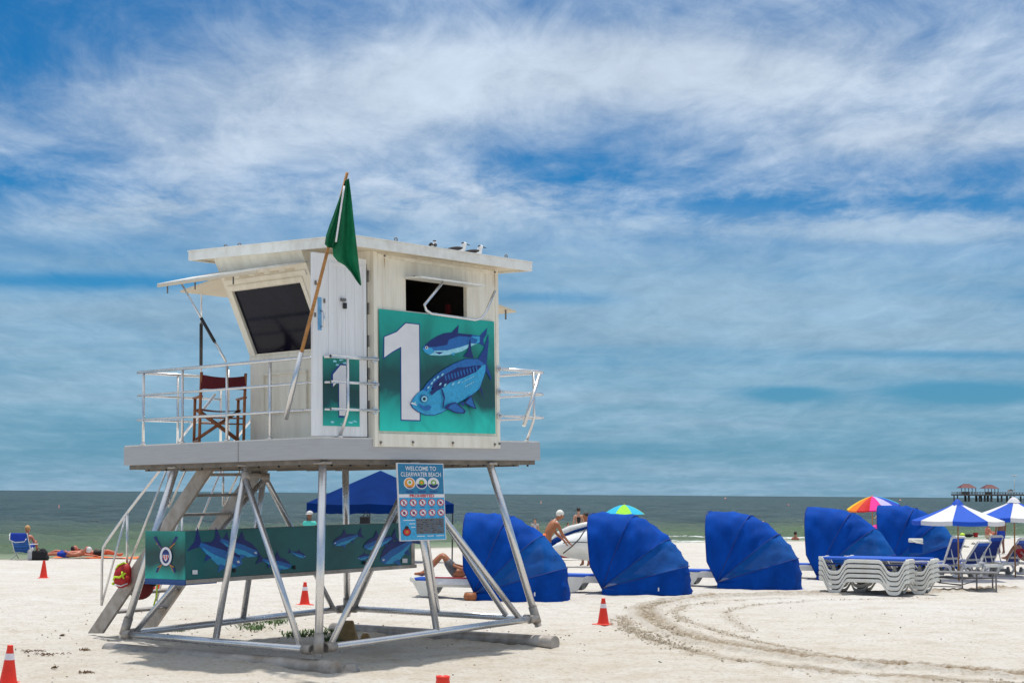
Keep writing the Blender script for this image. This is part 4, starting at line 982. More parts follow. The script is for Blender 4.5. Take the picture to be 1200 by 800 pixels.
def lounger_rail(b,y,m,w=.05,h=.055):
    up=[];dn=[]
    for i,(x,z) in enumerate(PROF): up.append((x,z+h)); dn.append((x,z))
    P=[]
    for i in range(len(PROF)-1):
        (x0,z0),(x1,z1)=PROF[i],PROF[i+1]
        b.hexa([V(x0,y,z0),V(x1,y,z1),V(x1,y+w,z1),V(x0,y+w,z0),V(x0,y,z0+h),V(x1,y,z1+h),V(x1,y+w,z1+h),V(x0,y+w,z0+h)],m)
def mb_rail(y,m,w=.05,h=.06):   # one closed wavy band
    b=MB(); n=len(PROF); pts=[V(x,y,z) for x,z in PROF]+[V(x,y,z+h) for x,z in reversed(PROF)]
    b.prism(pts,(0,w,0),m); return b
def lounger(loc,rz,label,group,back=0.,cushion=True,parts=True,dz=0.,reds=False):
    """x runs from the foot to the head end; back = raised angle of the backrest"""
    t=thing('sun_lounger',V(loc.x,loc.y,loc.z+dz),rz,label,'sun lounger',group)
    for y in (-.34,.29): mb_rail(y,PLAST,.06,.082).build('frame_rail',None,t,bevel=.008)
    if group=='sun loungers under the cabanas':
        for y in (-.335,.291): b=MB(); b.prism([V(.05,y,.36),V(.2,y,.12),V(.5,y,.1),V(.62,y,.24),V(1.5,y,.24),V(1.62,y,.12),V(1.9,y,.12),V(2.05,y,.36)],(0,.044,0),PLAST); b.build('side_panel',None,t)
    b=MB(); b.bbox((0,-.289,.33),(.07,.289,.43),PLAST,.012); b.build('end_rail',None,t)
    b=MB(); b.bbox((2.03,-.289,.325),(2.11,.289,.412),PLAST,.012); b.build('end_rail',None,t)
    for x in (.27,1.70):
        b=MB(); b.prism([V(x,-.29,.03),V(x+.06,-.29,.26),V(x+.1,-.29,.26),V(x+.16,-.29,.03)],(0,.07,0),GREYPL); b.prism([V(x,.22,.03),V(x+.06,.22,.26),V(x+.1,.22,.26),V(x+.16,.22,.03)],(0,.07,0),GREYPL)
        b.box((x+.02,-.22,.12),(x+.14,.22,.2),GREYPL); build_each(b,'leg_block',None,t)
    xh=1.25
    m=CUSH if cushion else SLING
    b=MB(); b.bbox((.08,-.28,.37),(xh if back else 2.02,.28,.43 if cushion else .385),m,.015); b.build('cushion' if cushion else 'sling',None,t)
    if back:
        c,s=math.cos(back),math.sin(back); h=.86
        P=lambda l,y,o=0: V(xh+l*c-o*s*-1*0 - o*s, y, .37+l*s+o*c)
        for y in (-.29,.24):
            b=MB(); b.hexa([P(0,y),P(h,y),P(h,y+.05),P(0,y+.05),P(0,y,.045),P(h,y,.045),P(h,y+.05,.045),P(0,y+.05,.045)],PLAST); b.build('back_rail',None,t,bevel=.006)
        b=MB(); b.hexa([P(h-.03,-.24),P(h+.03,-.24),P(h+.03,.24),P(h-.03,.24),P(h-.03,-.24,.045),P(h+.03,-.24,.045),P(h+.03,.24,.045),P(h-.03,.24,.045)],PLAST); b.hexa([P(.17,-.24,-.03),P(.23,-.24,-.03),P(.23,.24,-.03),P(.17,.24,-.03),P(.17,-.24,-.005),P(.23,-.24,-.005),P(.23,.24,-.005),P(.17,.24,-.005)],PLAST); build_each(b,'back_crossbar',None,t)
        b=MB(); b.hexa([P(.02,-.239,.01),P(h-.16,-.239,.01),P(h-.16,.239,.01),P(.02,.239,.01),P(.02,-.239,.03),P(h-.16,-.239,.03),P(h-.16,.239,.03),P(.02,.239,.03)],SLING); b.build('backrest',None,t)
        b=MB(); b.hexa([P(h-.15,-.239,.005),P(h-.03,-.239,.005),P(h-.03,.239,.005),P(h-.15,.239,.005),P(h-.15,-.239,.06),P(h-.03,-.239,.06),P(h-.03,.239,.06),P(h-.15,.239,.06)],CUSH); b.build('pillow',None,t)
        for y in (-.2,.17):
            b=MB(); q=P(.5,y,-.02); b.tube([q,V(q.x+.12,y,.36)],.016,PLAST,6); b.build('back_prop',None,t)
    return t
# ------------------------------------------------------------------ folding beach cabanas
def hoop(th,Rr,Wd,n=29,ex=.6):
    out=[]
    for i in range(n):
        s=PI*i/(n-1); cb=math.cos(s); sb=math.sin(s)
        bb=Wd/2*math.copysign(abs(cb)**ex,-cb) if abs(cb)>1e-6 else 0
        r=Rr*(max(sb,0)**.56)
        out.append(V(r*math.cos(th),bb,.14+r*math.sin(th)))
    return out
def cabana(px_,py_,rz,label,k=1.,seed=0,lounge=True,H=1.74,Lg=1.98,win=True,lab2=None,W=1.5):
    rn=random.Random(seed); loc=gz(G(px_,py_),0); loc=loc+V(math.cos(R(rz)),math.sin(R(rz)),0)*.2
    t=thing('beach_cabana',loc,R(rz),label,'cabana','blue folding cabanas in a row'); t.scale=(k,k,k)
    ths=[R(95+rn.uniform(-2,2)),R(66+rn.uniform(-4,4)),R(41+rn.uniform(-3,3)),R(17+rn.uniform(-2,3)),R(-4)]
    Rs=[H*1.0,H*.86+Lg*.15,H*.44+Lg*.54,Lg*.985,Lg*.985]
    def Rf(th):
        for a in range(4):
            if ths[a+1]<=th<=ths[a]: f=(th-ths[a+1])/(ths[a]-ths[a+1]); return Rs[a+1]+(Rs[a]-Rs[a+1])*f,f
        return Rs[-1],0
    def panel(i0,i1,m,name,sag):
        b=MB(); n=9; rows=[]
        for a in range(n):
            f=a/(n-1); th=ths[i0]+(ths[i1]-ths[i0])*f; Rr=Rs[i0]+(Rs[i1]-Rs[i0])*f-sag*math.sin(PI*f)
            hp=hoop(th,Rr,W-.03*math.sin(PI*f))
            for j,q in enumerate(hp):
                if i0==0: q+=V(-.22*min(1,math.sin(PI*j/28)*14)*(1-f)**1.3,0,0)
                fr=math.sin(PI*j/28)
                d=.014*math.sin(j*1.5+a*.9+seed)+.016*math.sin(j*.7-a*1.3+seed*2)+.012*math.sin(a*2.4+seed+j*.35)
                d*=.75*(1+.6*math.sin(seed*3+a)); d+=.005*math.sin(j*2.9+a*(1+seed%3)+seed)
                q+=V(-math.cos(th),0,-math.sin(th))*d*fr*1.1+V(0,1 if j<14 else -1,0)*d*.9*(1-abs(j-14)/14*.3)
                q.z=max(q.z,.0)
            rows.append(hp)
        b.grid(rows,m); return b.build(name,None,t)
    panel(0,1,BLUEC,'front_canopy',.02); panel(1,2,BLUEC,'top_canopy',.02); p=panel(2,3,BLUEM if win else BLUEC,'window_canopy',.02); panel(3,4,BLUEC,'rear_canopy',.03)
    # skirt down to the sand
    hp=hoop(ths[4],Rs[4],W); rows=[hp,[V(q.x*1.03+.0,q.y*1.02,-.02) for q in hp]]; MB().grid(rows,BLUEC).build('skirt',None,t)
    for i in (0,1,2,3):
        hp=hoop(ths[i],Rs[i]+.012,W+.015)
        if i==0: hp=[q+V(-.222*min(1,math.sin(PI*j/28)*14),0,0) for j,q in enumerate(hp)]
        MB().tube(hp,.01,SEAM,6).build('rib',None,t)
    b=MB(); b.box((1.35,-W/2-.045,.12),(1.38,-W/2-.04,.2),WHITEC); b.build('label_tag',None,t) if seed!=3 else None
    if lounge:
        c,s=math.cos(R(rz)),math.sin(R(rz))
        ex_=1.62 if seed==1 else 1.2; lo_=V(loc.x+c*-ex_*k,loc.y+s*-ex_*k,0)
        # foot end sticks out of the open side
        l=lounger(lo_,R(rz),lab2,'sun loungers under the cabanas',0.)
        return t,l
    return t,None
cabs=[(556,700,-14,.995,1.),(705,694,-18,.99,1.),(839,687,-20,1.01,1.),(956,678,-24,1.06,1.),(1040,667,-24,1.08,1.)]
labs=['blue cabana nearest the lifeguard tower with a sunbather legs beside it','blue cabana under the lime and turquoise umbrella','blue cabana in the middle of the row alone between gaps of sand','tall blue cabana directly behind the stacked white loungers','blue cabana furthest back behind the cooler and rainbow umbrella']
l2=['white lounger with red edged towel and a person lying on it','blue cushioned lounger poking out left of the second cabana','blue cushioned lounger poking out left of the third cabana','blue cushioned lounger poking out left of the fourth cabana','blue cushioned lounger inside the furthest cabana']
LG=[]
for i,(cabv,la,lb) in enumerate(zip(cabs,labs,l2)):
    # px,py give the middle of the near pivot side
    t,l=cabana(cabv[0],cabv[1],cabv[2],la,cabv[3],seed=i+1,lab2=lb); LG.append((t,l))

# stacks of loungers
sp=G(977,697); rzs=-26
st_dir=V(math.cos(R(rzs)),math.sin(R(rzs)),0); st_n=V(-st_dir.y,st_dir.x,0)
base=gz(G(964,695),0)
names=['bottom','second','third','fourth','top']
base_l=lounger(base,R(rzs),'bottom white lounger of the nearer stack standing on the sand','white loungers stacked by the cabanas',cushion=False)
stk=base_l
for s in range(2):
    off=V(0,0,0) if s==0 else st_n*.74+st_dir*.42
    for k in range(5):
        if s==0 and k==0: continue
        if k==4:
            o=lounger(base+off,R(rzs),('blue cushioned lounger on top of the nearer stack','blue cushioned lounger on top of the farther stack, under the cooler')[s],'white loungers stacked by the cabanas',cushion=True,dz=k*.112)
        else:
            o=copy_tree(stk); o.location=base+off+V(0,0,k*.112); o['label']='%s white lounger of the %s stack, counted from the sand'%(names[k],('nearer','farther')[s])
# ------------------------------------------------------------------ cooler
c0=base+st_n*.55+st_dir*1.95
ck=D(1073.5,657,41.2)
t=thing('cooler',V(ck.x,ck.y,.875),R(-16),'blue drink cooler with white lid standing on the lounger stack','cooler')
MB().bbox((-.17,-.13,0),(.17,.13,.27),BLUEC,.02).build('box',None,t)
b=MB(); b.bbox((-.18,-.14,.272),(.18,.14,.37),PLAST,.02); b.build('lid',None,t)
b=MB(); b.tube([V(-.1,-.15,.33),V(.02,-.17,.27),V(.19,-.16,.25)],.016,PLAST,6); b.build('handle',None,t)

# ------------------------------------------------------------------ low steel frame table
fc=gz(G(1128,693),0)
t=thing('steel_frame_table',fc,R(-10),'low grey steel frame table on the sand beside the stacked loungers','table')
b=MB(); b.bbox((-.95,-.02,.44),(.85,.75,.475),GREYM,.006); b.build('tabletop',None,t)
for x,y in ((-.9,0),(0,.0),(.8,.0),(.8,.7),(-.9,.7),(.38,.35)):
    b=MB(); b.box((x-.018,y,0),(x+.018,y+.036,.439),GREYM); b.build('leg',None,t)
b=MB(); b.tube([V(-.9,.018,.12),V(0,.018,.12)],.014,GREYM,6); b.tube([V(-.9,.7,.3),V(.8,.7,.3)],.014,GREYM,6); b.tube([V(-.9,.3,.35),V(-.5,.3,.2),V(0,.3,.14)],.016,GREYM,6); b.tube([V(-.55,.2,.2),V(0,.2,.16),V(.35,.2,.26)],.014,GREYM,6); b.ell((-.55,.2,.25),(.07,.05,.05),GREYM,8,6); b.build('cross_brace',None,t)

# ------------------------------------------------------------------ loungers with raised backs
for i,(x,y,ba,la) in enumerate([(1128,677,66,'first raised lounger beside the furthest cabana, back nearly upright'),(1152,677,50,'second raised lounger, its back leaning low, left of the tallest back'),(1172,674,64,'tallest raised lounger back, third from the cabana'),(1201,674,54,'raised lounger cut by the right picture edge behind an umbrella pole')]):
    p=G(x,y); rz=R(-58)
    d=V(math.cos(rz),math.sin(rz),0); p=gz(p-d*1.7,0)
    lounger(p,rz,la,'blue sling loungers with raised backs',back=R(ba),cushion=False)

# ------------------------------------------------------------------ umbrellas
def umbrella(px_top,py_top,Y,rad,drop,cols,label,n=8,val=.12,rz=0,tilt=(0,0),pole=None,name='beach_umbrella',curve=.0,ribm=None,under=None,foot=0.):
    top=D(px_top,py_top,Y); t=thing(name,V(top.x,top.y,foot),0,label,'umbrella')
    h=top.z-foot
    rot=Euler((R(tilt[0]),R(tilt[1]),rz)).to_matrix()
    def P(r,a,z): return rot@V(r*math.cos(a),r*math.sin(a),z)+V(0,0,h)
    b=MB(); S=5
    for i in range(n):
        m=cols[i%len(cols)]
        for q in range(S):
            a0=2*PI*(i+q/S)/n; a1=2*PI*(i+(q+1)/S)/n
            for k in range(4):
                r0,r1=rad*k/4,rad*(k+1)/4
                def rr(r,a): f=((a*n/(2*PI))%1); return r*(1-.075*math.sin(PI*f))
                zf=lambda r,a:-drop*((r/rad)**(1+curve))-.02*math.sin(PI*((a*n/(2*PI))%1))*(r/rad)
                aa,ab=a0+1e-6,a1-1e-6
                b.add([P(rr(r0,aa),aa,zf(r0,aa)),P(rr(r1,aa),aa,zf(r1,aa)),P(rr(r1,ab),ab,zf(r1,ab)),P(rr(r0,ab),ab,zf(r0,ab))],[(0,1,2,3)],m,True)
            if val: b.add([P(rr(rad,aa),aa,zf(rad,aa)),P(rr(rad,aa)*1.0,aa,zf(rad,aa)-val),P(rr(rad,ab),ab,zf(rad,ab)-val),P(rr(rad,ab),ab,zf(rad,ab))],[(0,1,2,3)],m)
    b.build('canopy',None,t)
    b=MB()
    for i in range(n): a=2*PI*i/n; b.tube([P(.03,a,-.05),P(rad*.98,a,-drop-.02)],.008,ribm or GREYM,4)
    b.build('ribs',None,t)
    b=MB(); b.tube([V(0,0,-.1),V(0,0,h+.05)] if not any(tilt) else [V(0,0,-.1),V(0,0,h-.35),rot@V(0,0,0)+V(0,0,h+.04)],.022,pole or WOOD,8); b.build('pole',None,t)
    return t
u1=umbrella(1122,588,45,1.27,.52,[UMBB,UMBW],'blue and white panelled umbrella left of two, shading the raised loungers',rz=R(-112),curve=-.12)
b=MB(); b.lathe((0,0,2.16),[(.2,-.1),(.13,.0),(.05,.08),(.0,.1)],UMBB,8); b.build('vent_cap',None,u1)
u2=umbrella(1188,586,47,1.27,.5,[UMBW,UMBB],'blue and white panelled umbrella cut by the right picture edge',rz=R(-112),curve=-.1)
b=MB(); b.lathe((0,0,2.26),[(.2,-.1),(.13,.0),(.05,.06),(.0,.07)],UMBW,8); b.build('vent_cap',None,u2)
YL=mat('yellow_canvas',(.9,.6,.02),rough=.7,transl=.3);OR=mat('orange_canvas',(.9,.22,.01),rough=.7,transl=.3);RDc=mat('red_canvas',(.65,.01,.01),rough=.7,transl=.3);PKc=mat('pink_canvas',(.9,.01,.3),rough=.7,transl=.3)
LIc=mat('lilac_canvas',(.55,.5,.85),rough=.7,transl=.3);TQc=mat('turquoise_canvas',(.02,.5,.8),rough=.7,transl=.3);DBc=mat('deep_blue_canvas',(.01,.06,.5),rough=.7,transl=.3);LMc=mat('lime_canvas',(.35,.8,.03),rough=.7,transl=.3)
umbrella(1022,581,62,1.03,.42,[OR,RDc,PKc,LIc,DBc,TQc,LMc,LMc,YL,OR,RDc,YL],'rainbow striped umbrella behind the cabanas',n=12,rz=R(-172),tilt=(-4,8),val=.05,curve=.5,foot=0)
umbrella(731.5,591,74,1.0,.42,[LMc,TQc],'lime and turquoise umbrella rising behind the second cabana',rz=R(-118),val=.0,curve=.7)
umbrella(1213,601,70,.75,.3,[UMBB],'plain blue umbrella cut by the right edge, low near the water',rz=0,val=.06,curve=.5)

# ------------------------------------------------------------------ canopy tent
cn=D(447,595,51.5); ctop=D(446,551,54)
ct=thing('canopy_tent',V(ctop.x,ctop.y,0),0,'navy blue pop up canopy tent seen through the tower legs','canopy tent')
hd=2.5; eh=1.95; ph=ctop.z
crn=[V(hd*math.cos(a),hd*math.sin(a),eh) for a in (R(-93),R(-3),R(87),R(177))]
b=MB()
for i in range(4):
    a_,c_=crn[i],crn[(i+1)%4]; rows=[]
    for k in range(9):
        f=k/8; l=a_.lerp(V(0,0,ph),f); r_=c_.lerp(V(0,0,ph),f)
        rows.append([l.lerp(r_,j/10)-V(0,0,.05*math.sin(PI*j/10)*(1-f)) for j in range(11)])
    b.grid(rows,NAVY)
b.build('roof_cloth',None,ct)
b=MB()
for i in range(4):
    a_,c_=crn[i],crn[(i+1)%4]; b.grid([[a_.lerp(c_,j/10)-V(0,0,.05*math.sin(PI*j/10)+z+.015*math.sin(j*2.1)*(z>0)) for j in range(11)] for z in (0,.3)],NAVY)
b.build('valance',None,ct)
for i in range(4):
    q=crn[i]; MB().tube([V(q.x*.985,q.y*.985,-.05),V(q.x*.985,q.y*.985,eh)],.026,BLACK,6).build('leg',None,ct)
bgp=crn[0]
bt=thing('hanging_bag',ct.location+V(bgp.x-.16,bgp.y-.05,1.0),0,'black bag hanging from the front leg of the canopy tent','bag')
b=MB(); b.bbox((-.14,-.08,.1),(.16,.08,.55),BLKF,.03); b.tube([V(-.05,0,.55),V(.05,0,.68),V(.12,0,.55)],.015,BLKF,5); b.build('bag_body',None,bt)

# ------------------------------------------------------------------ people
def limb(P,E,Rr,names,pts):
    pass
def person(loc,rz,label,skinm,J,rad=None,hair=None,hairlen=.06,cloth=(),s=1.,hands=True,group=None,hat=None,name='person'):
    """J: joint name -> (x,y,z) in metres; the figure faces +y"""
    t=thing(name,loc,rz,label,'person',group)
    base_r=dict(pelvis=.125,waist=.11,chest=.13,neckb=.065,neck=.05,head=.085,crown=.07,shL=.062,shR=.062,elL=.042,elR=.042,wrL=.028,wrR=.028,haL=.032,haR=.032,hiL=.09,hiR=.09,knL=.056,knR=.056,anL=.036,anR=.036,toL=.03,toR=.03,heL=.036,heR=.036)
    if rad: base_r.update(rad)
    names=list(base_r); idx={n:i for i,n in enumerate(names)}
    vs=[V(*J[n])*s for n in names]; rr=[base_r[n]*s for n in names]
    ed=[('pelvis','waist'),('waist','chest'),('chest','neckb'),('neckb','neck'),('neck','head'),('head','crown')]
    for k in 'LR': ed+=[('chest','sh'+k),('sh'+k,'el'+k),('el'+k,'wr'+k),('wr'+k,'ha'+k),('pelvis','hi'+k),('hi'+k,'kn'+k),('kn'+k,'an'+k),('an'+k,'to'+k),('an'+k,'he'+k)]
    ed=[(idx[a],idx[c]) for a,c in ed]
    if hands:
        for k in 'LR':
            h_=V(*J['ha'+k])*s; wv=V(*J['wr'+k])*s; d=(h_-wv).normalized(); sd=d.cross(V(0,1,.3)).normalized()
            for q,(o,l) in enumerate(((-.027,.07),(-.009,.08),(.009,.077),(.027,.06))):
                vs.append(h_+sd*o*s+d*.03*s); rr.append(.0085*s); a=len(vs)-1; vs.append(h_+sd*o*1.2*s+d*(.03+l*.55)*s); rr.append(.008*s); vs.append(h_+sd*o*1.2*s+d*(.03+l)*s+V(0,.012,0)*s); rr.append(.007*s)
                ed+=[(idx['ha'+k],a),(a,a+1),(a+1,a+2)]
            vs.append(h_+sd*.045*s-d*.01*s); rr.append(.0095*s); a=len(vs)-1; vs.append(h_+sd*.065*s+d*.03*s); rr.append(.008*s); ed+=[(idx['ha'+k],a),(a,a+1)]
    v_,f_=skin(vs,ed,rr,1,idx['pelvis'])
    b=MB(); b.add(v_,f_,skinm,True)
    hd_=V(*J['head'])*s; cr=V(*J['crown'])*s; up=(cr-hd_).normalized(); fw=V(*J.get('look',(0,1,0))).normalized(); fw=(fw-up*fw.dot(up)).normalized(); rt=fw.cross(up)
    Rm=Matrix((rt,fw,up)).transposed(); hc=hd_+up*.045*s
    b.ell(hc,(.078*s,.097*s,.115*s),skinm,14,10,Rm)
    b.ell(hc+fw*.098*s-up*.012*s,(.013*s,.02*s,.022*s),skinm,8,6,Rm)
    for q in (-1,1):
        b.ell(hc+rt*q*.079*s-up*.01*s,(.012*s,.022*s,.03*s),skinm,8,6,Rm)
        b.ell(hc+rt*q*.03*s+fw*.087*s+up*.012*s,(.013*s,.01*s,.008*s),BLACK,6,5,Rm)
    b.ell(hc+fw*.085*s-up*.055*s,(.022*s,.012*s,.006*s),mat_lip,8,5,Rm)
    b.build('body',None,t)
    if hair:
        hb=MB(); hb.ell(hc+up*.03*s-fw*.018*s,(.09*s,.104*s,.105*s),hair,14,10,Rm)
        if hairlen>.08: hb.ell(hc-fw*.07*s-up*(hairlen*.5)*s,(.075*s,.045*s,hairlen*s),hair,10,8,Rm)
        hb.build('hair',None,t)
    if hat:
        hb=MB(); hb.ell(hc+up*.08*s,(.1*s,.11*s,.08*s),hat,14,8,Rm); hb.ell(hc+up*.055*s+fw*(.03)*s,(.17*s,.19*s,.012*s),hat,16,6,Rm); hb.build('hat',None,t)
    for nm,m,chain,grow in cloth:
        cv=[];cr_=[];ce=[];ix={}
        for a,c in chain:
            for n in (a,c):
                if n not in ix:
                    if isinstance(n,tuple): p=V(*J[n[0]]).lerp(V(*J[n[1]]),n[2])*s; r=(base_r[n[0]]*(1-n[2])+base_r[n[1]]*n[2])*s
                    else: p=V(*J[n])*s; r=base_r[n]*s
                    ix[n]=len(cv); cv.append(p); cr_.append(r+grow*s)
            ce.append((ix[a],ix[c]))
        v_,f_=skin(cv,ce,cr_,1,0); MB().add(v_,f_,m,True).build(nm,None,t)
    return t
mat_lip=mat('lips',(.3,.06,.05),rough=.5)
def stand(h=1.0,**kw):
    J=dict(pelvis=(0,0,.92),waist=(0,0,1.07),chest=(0,0,1.28),neckb=(0,0,1.42),neck=(0,.0,1.48),head=(0,.02,1.56),crown=(0,.02,1.67),
     shL=(-.17,0,1.37),shR=(.17,0,1.37),elL=(-.22,0,1.1),elR=(.22,0,1.1),wrL=(-.24,.06,.87),wrR=(.24,.06,.87),haL=(-.24,.08,.80),haR=(.24,.08,.80),
     hiL=(-.09,0,.86),hiR=(.09,0,.86),knL=(-.1,.02,.48),knR=(.1,.02,.48),anL=(-.11,-.02,.08),anR=(.11,-.02,.08),toL=(-.13,.14,.03),toR=(.13,.14,.03),heL=(-.11,-.06,.04),heR=(.11,-.06,.04))
    J.update(kw); return J
SHORTS=[('pelvis','hiL'),('pelvis','hiR'),('hiL',('hiL','knL',.75)),('hiR',('hiR','knR',.75)),('pelvis',('pelvis','waist',.6))]
WB=[(('pelvis','waist',0.),('pelvis','waist',1.05))]
TOP=[('waist','chest'),('chest',('chest','neckb',.5)),('chest','shL'),('chest','shR'),('shL',('shL','elL',.5)),('shR',('shR','elR',.5)),('pelvis','waist')]
SUIT=[('pelvis','waist'),('waist','chest'),('chest',('chest','neckb',.35)),('pelvis',('pelvis','hiL',.8)),('pelvis',('pelvis','hiR',.8))]
BIK=[(('chest','neckb',.05),('chest','waist',.3)),(('chest','shL',.4),('chest','waist',.3)),(('chest','shR',.4),('chest','waist',.3))]
def at(x,Y,z=0.): return V(((x-600)/F)*Y*1.0,Y,z)
# bending man holding the kite
J=stand(pelvis=(0,-.06,.92),waist=(0,.02,1.09),chest=(0,.15,1.29),neckb=(0,.24,1.42),neck=(0,.28,1.46),head=(0,.34,1.52),crown=(0,.38,1.63),
  shL=(-.17,.2,1.38),shR=(.17,.22,1.36),elL=(-.2,.3,1.11),elR=(.18,.34,1.09),wrL=(-.15,.50,.93),wrR=(.13,.52,.9),haL=(-.14,.55,.86),haR=(.12,.58,.84),knL=(-.1,.0,.48),knR=(.1,.05,.48),look=(0,.9,-.5))
YK=50.
man=person(at(642.5,YK-5),R(-72),'shirtless white haired man bending over the kite in black and orange shorts',SKINT,J,hair=HAIRW,cloth=[('shorts',BLKF,SHORTS,.018),('waistband',ORANGE,WB,.03)],s=1.1)
MB().add(*skin([q*1.1 for q in (V(-.1,.27,1.34),V(.0,.2,1.46),V(.1,.27,1.34),V(.12,.34,1.12))],[(0,1),(1,2),(2,3)],[.035,.03,.035,.02]),WHITEC,True).build('towel',None,man)
# woman in pink top behind the kite
J=stand(pelvis=(0,-.02,.9),elL=(-.2,.1,1.12),elR=(.2,.1,1.12),wrL=(-.14,.3,1.05),wrR=(.14,.3,1.05),haL=(-.12,.37,1.03),haR=(.12,.37,1.03),look=(.4,1,-.3))
person(at(687.5,YK+1.9),R(150),'woman in a bright pink bikini top holding the far edge of the kite',SKINT,J,hair=HAIRD,rad=dict(shL=.052,shR=.052),cloth=[('bikini_top',PINK,BIK,.012),('bikini_bottom',PINK,SUIT[:0]+[('pelvis',('pelvis','hiL',.8)),('pelvis',('pelvis','hiR',.8))],.012)])
# black swimsuit seen from behind
person(at(679,71,.0),R(5),'woman in a black swimsuit seen from behind at the water edge',SKINL,stand(),hair=HAIRD,cloth=[('swimsuit',BLKF,SUIT,.012)],s=1.0)
person(at(628.5,70,.0),R(170),'small child in white top and pink skirt between the first two cabanas',SKINL,stand(),hair=HAIRD,cloth=[('top',GREYF,TOP,.02),('skirt',PINK,[('pelvis',('hiL','knL',.4)),('pelvis',('hiR','knR',.4)),('pelvis','waist')],.06)],s=.72,hands=False)
person(at(667,72,-.1),R(200),'small child in pink shirt and teal shorts beside the woman in black',SKINL,stand(),hair=HAIRD,cloth=[('shirt',PINK,TOP,.02),('shorts',MINT,SHORTS,.02)],s=.66,hands=False)
person(at(366,50.5),R(160),'person in mint green shirt and white cap under the canopy tent',SKIND,stand(),hair=HAIRD,hat=None,cloth=[('shirt',MINT,TOP,.03),('shorts',BLKF,SHORTS,.02)]) 
cap=thing('white_cap',at(366,50.5,1.655)+V(-.0,-.02,0),R(160),'white cap on the head of the person in mint green','cap'); MB().ell((0,0,0),(.1,.12,.075),UMBW,12,8).ell((0,.12,-.03),(.08,.09,.012),UMBW,10,5).build('cap_cloth',None,cap)
# standing by the umbrella on the right, legs and arm in view
person(at(1171,66,0),R(20),'standing tanned person mostly hidden behind the left blue and white umbrella',SKIND,stand(),hair=HAIRD,cloth=[('shorts',DBc,SHORTS,.015)])
SIT=stand(pelvis=(0,0,.12),waist=(0,-.02,.27),chest=(0,.02,.47),neckb=(0,.04,.61),neck=(0,.05,.67),head=(0,.07,.75),crown=(0,.08,.86),shL=(-.17,.02,.56),shR=(.17,.02,.56),elL=(-.24,.12,.33),elR=(.24,.12,.33),wrL=(-.18,.32,.36),wrR=(.18,.32,.36),haL=(-.17,.38,.37),haR=(.17,.38,.37),
   hiL=(-.1,.06,.1),hiR=(.1,.06,.1),knL=(-.15,.42,.40),knR=(.15,.42,.40),anL=(-.14,.62,.07),anR=(.14,.62,.07),toL=(-.14,.77,.04),toR=(.14,.77,.04),heL=(-.14,.58,.03),heR=(.14,.58,.03))
person(gz(G(1157,631.5),.0),R(-75),'tanned person sitting on the sand in cream shorts below the left blue and white umbrella',SKINR,SIT,hair=HAIRD,cloth=[('shorts',mat('cream_fabric',(.6,.5,.35),rough=.8),[('pelvis','hiL'),('pelvis','hiR'),('hiL',('hiL','knL',.5)),('hiR',('hiR','knR',.5)),('pelvis','waist')],.03)],s=1.05)
# hat person behind cabanas: seated on a chair
person(V(at(1030,60).x,60,.55),R(10),'person in a straw hat and pink shirt under the rainbow umbrella',SKINL,SIT,hair=HAIRB,hat=mat('straw',(.7,.5,.22),rough=.9,bump=.4),cloth=[('shirt',PINK,TOP,.05)],s=1.15)
bc=thing('beach_chair',V(at(1030,60).x,60,0),R(10),'low beach chair under the person with the straw hat','chair')
MB().bbox((-.28,-.05,.5),(.28,.5,.56),DBc,.02).build('seat',None,bc)
for sx in (-.26,.26): MB().tube([V(sx,-.1,0),V(sx,.5,.53)],.018,ALU,6).tube([V(sx,.5,0),V(sx,-.1,.53)],.018,ALU,6).build('leg',None,bc)
# person lying on the first lounger, knees up
c1,l1=LG[0]
LIE=stand(pelvis=(0,0,.12),waist=(0,-.17,.14),chest=(0,-.37,.2),neckb=(0,-.5,.27),neck=(0,-.55,.31),head=(0,-.62,.36),crown=(0,-.71,.42),shL=(-.17,-.43,.24),shR=(.17,-.43,.24),elL=(-.24,-.2,.2),elR=(.24,-.2,.2),wrL=(-.16,.0,.26),wrR=(.16,.0,.26),haL=(-.12,.06,.27),haR=(.12,.06,.27),
   hiL=(-.09,.05,.11),hiR=(.09,.05,.11),knL=(-.1,.30,.50),knR=(.08,.36,.50),anL=(-.09,.66,.10),anR=(.1,.80,.08),toL=(-.1,.85,.10),toR=(.1,.98,.08),heL=(-.09,.62,.04),heR=(.1,.76,.04),look=(0,.3,1))
lc=l1.location; rz1=R(cabs[0][2])
lp=thing('dummy',(0,0,0),0,'x','x'); bpy.data.objects.remove(lp)
d1=V(math.cos(rz1),math.sin(rz1),0)
person(V(lc.x,lc.y,.41)+d1*1.02,rz1+PI/2,'tanned sunbather lying in the first cabana with knees raised',SKINT,LIE,rad=dict(hiL=.095,hiR=.095,knL=.065,knR=.065),hair=HAIRD,cloth=[('swim_trunks',mat('dark_patterned_fabric',(.1,.1,.11),var=.7,vs=40),SHORTS,.02)],s=1.08)
tw_=thing('beach_towel',V(lc.x,lc.y,.437),rz1,'white towel with red edge draped over the nearest lounger','towel')
b=MB(); b.grid([[V(x,-.36+.02*math.sin(x*9),-.22+.012*math.sin(x*13)),V(x,-.355,-.0),V(x,.3,.004)] if False else [V(x,-.375-.012*math.sin(x*11),-.14),V(x,-.36,-.01),V(x,-.33,.006),V(x,.3,.006)] for x in np.linspace(.5,1.9,16)],WHITEC); b.build('towel_cloth',None,tw_)
b=MB(); b.tube([V(.45,-.352,.012),V(1.9,-.352,.012)],.014,RED,5); b.build('red_edge',None,tw_)
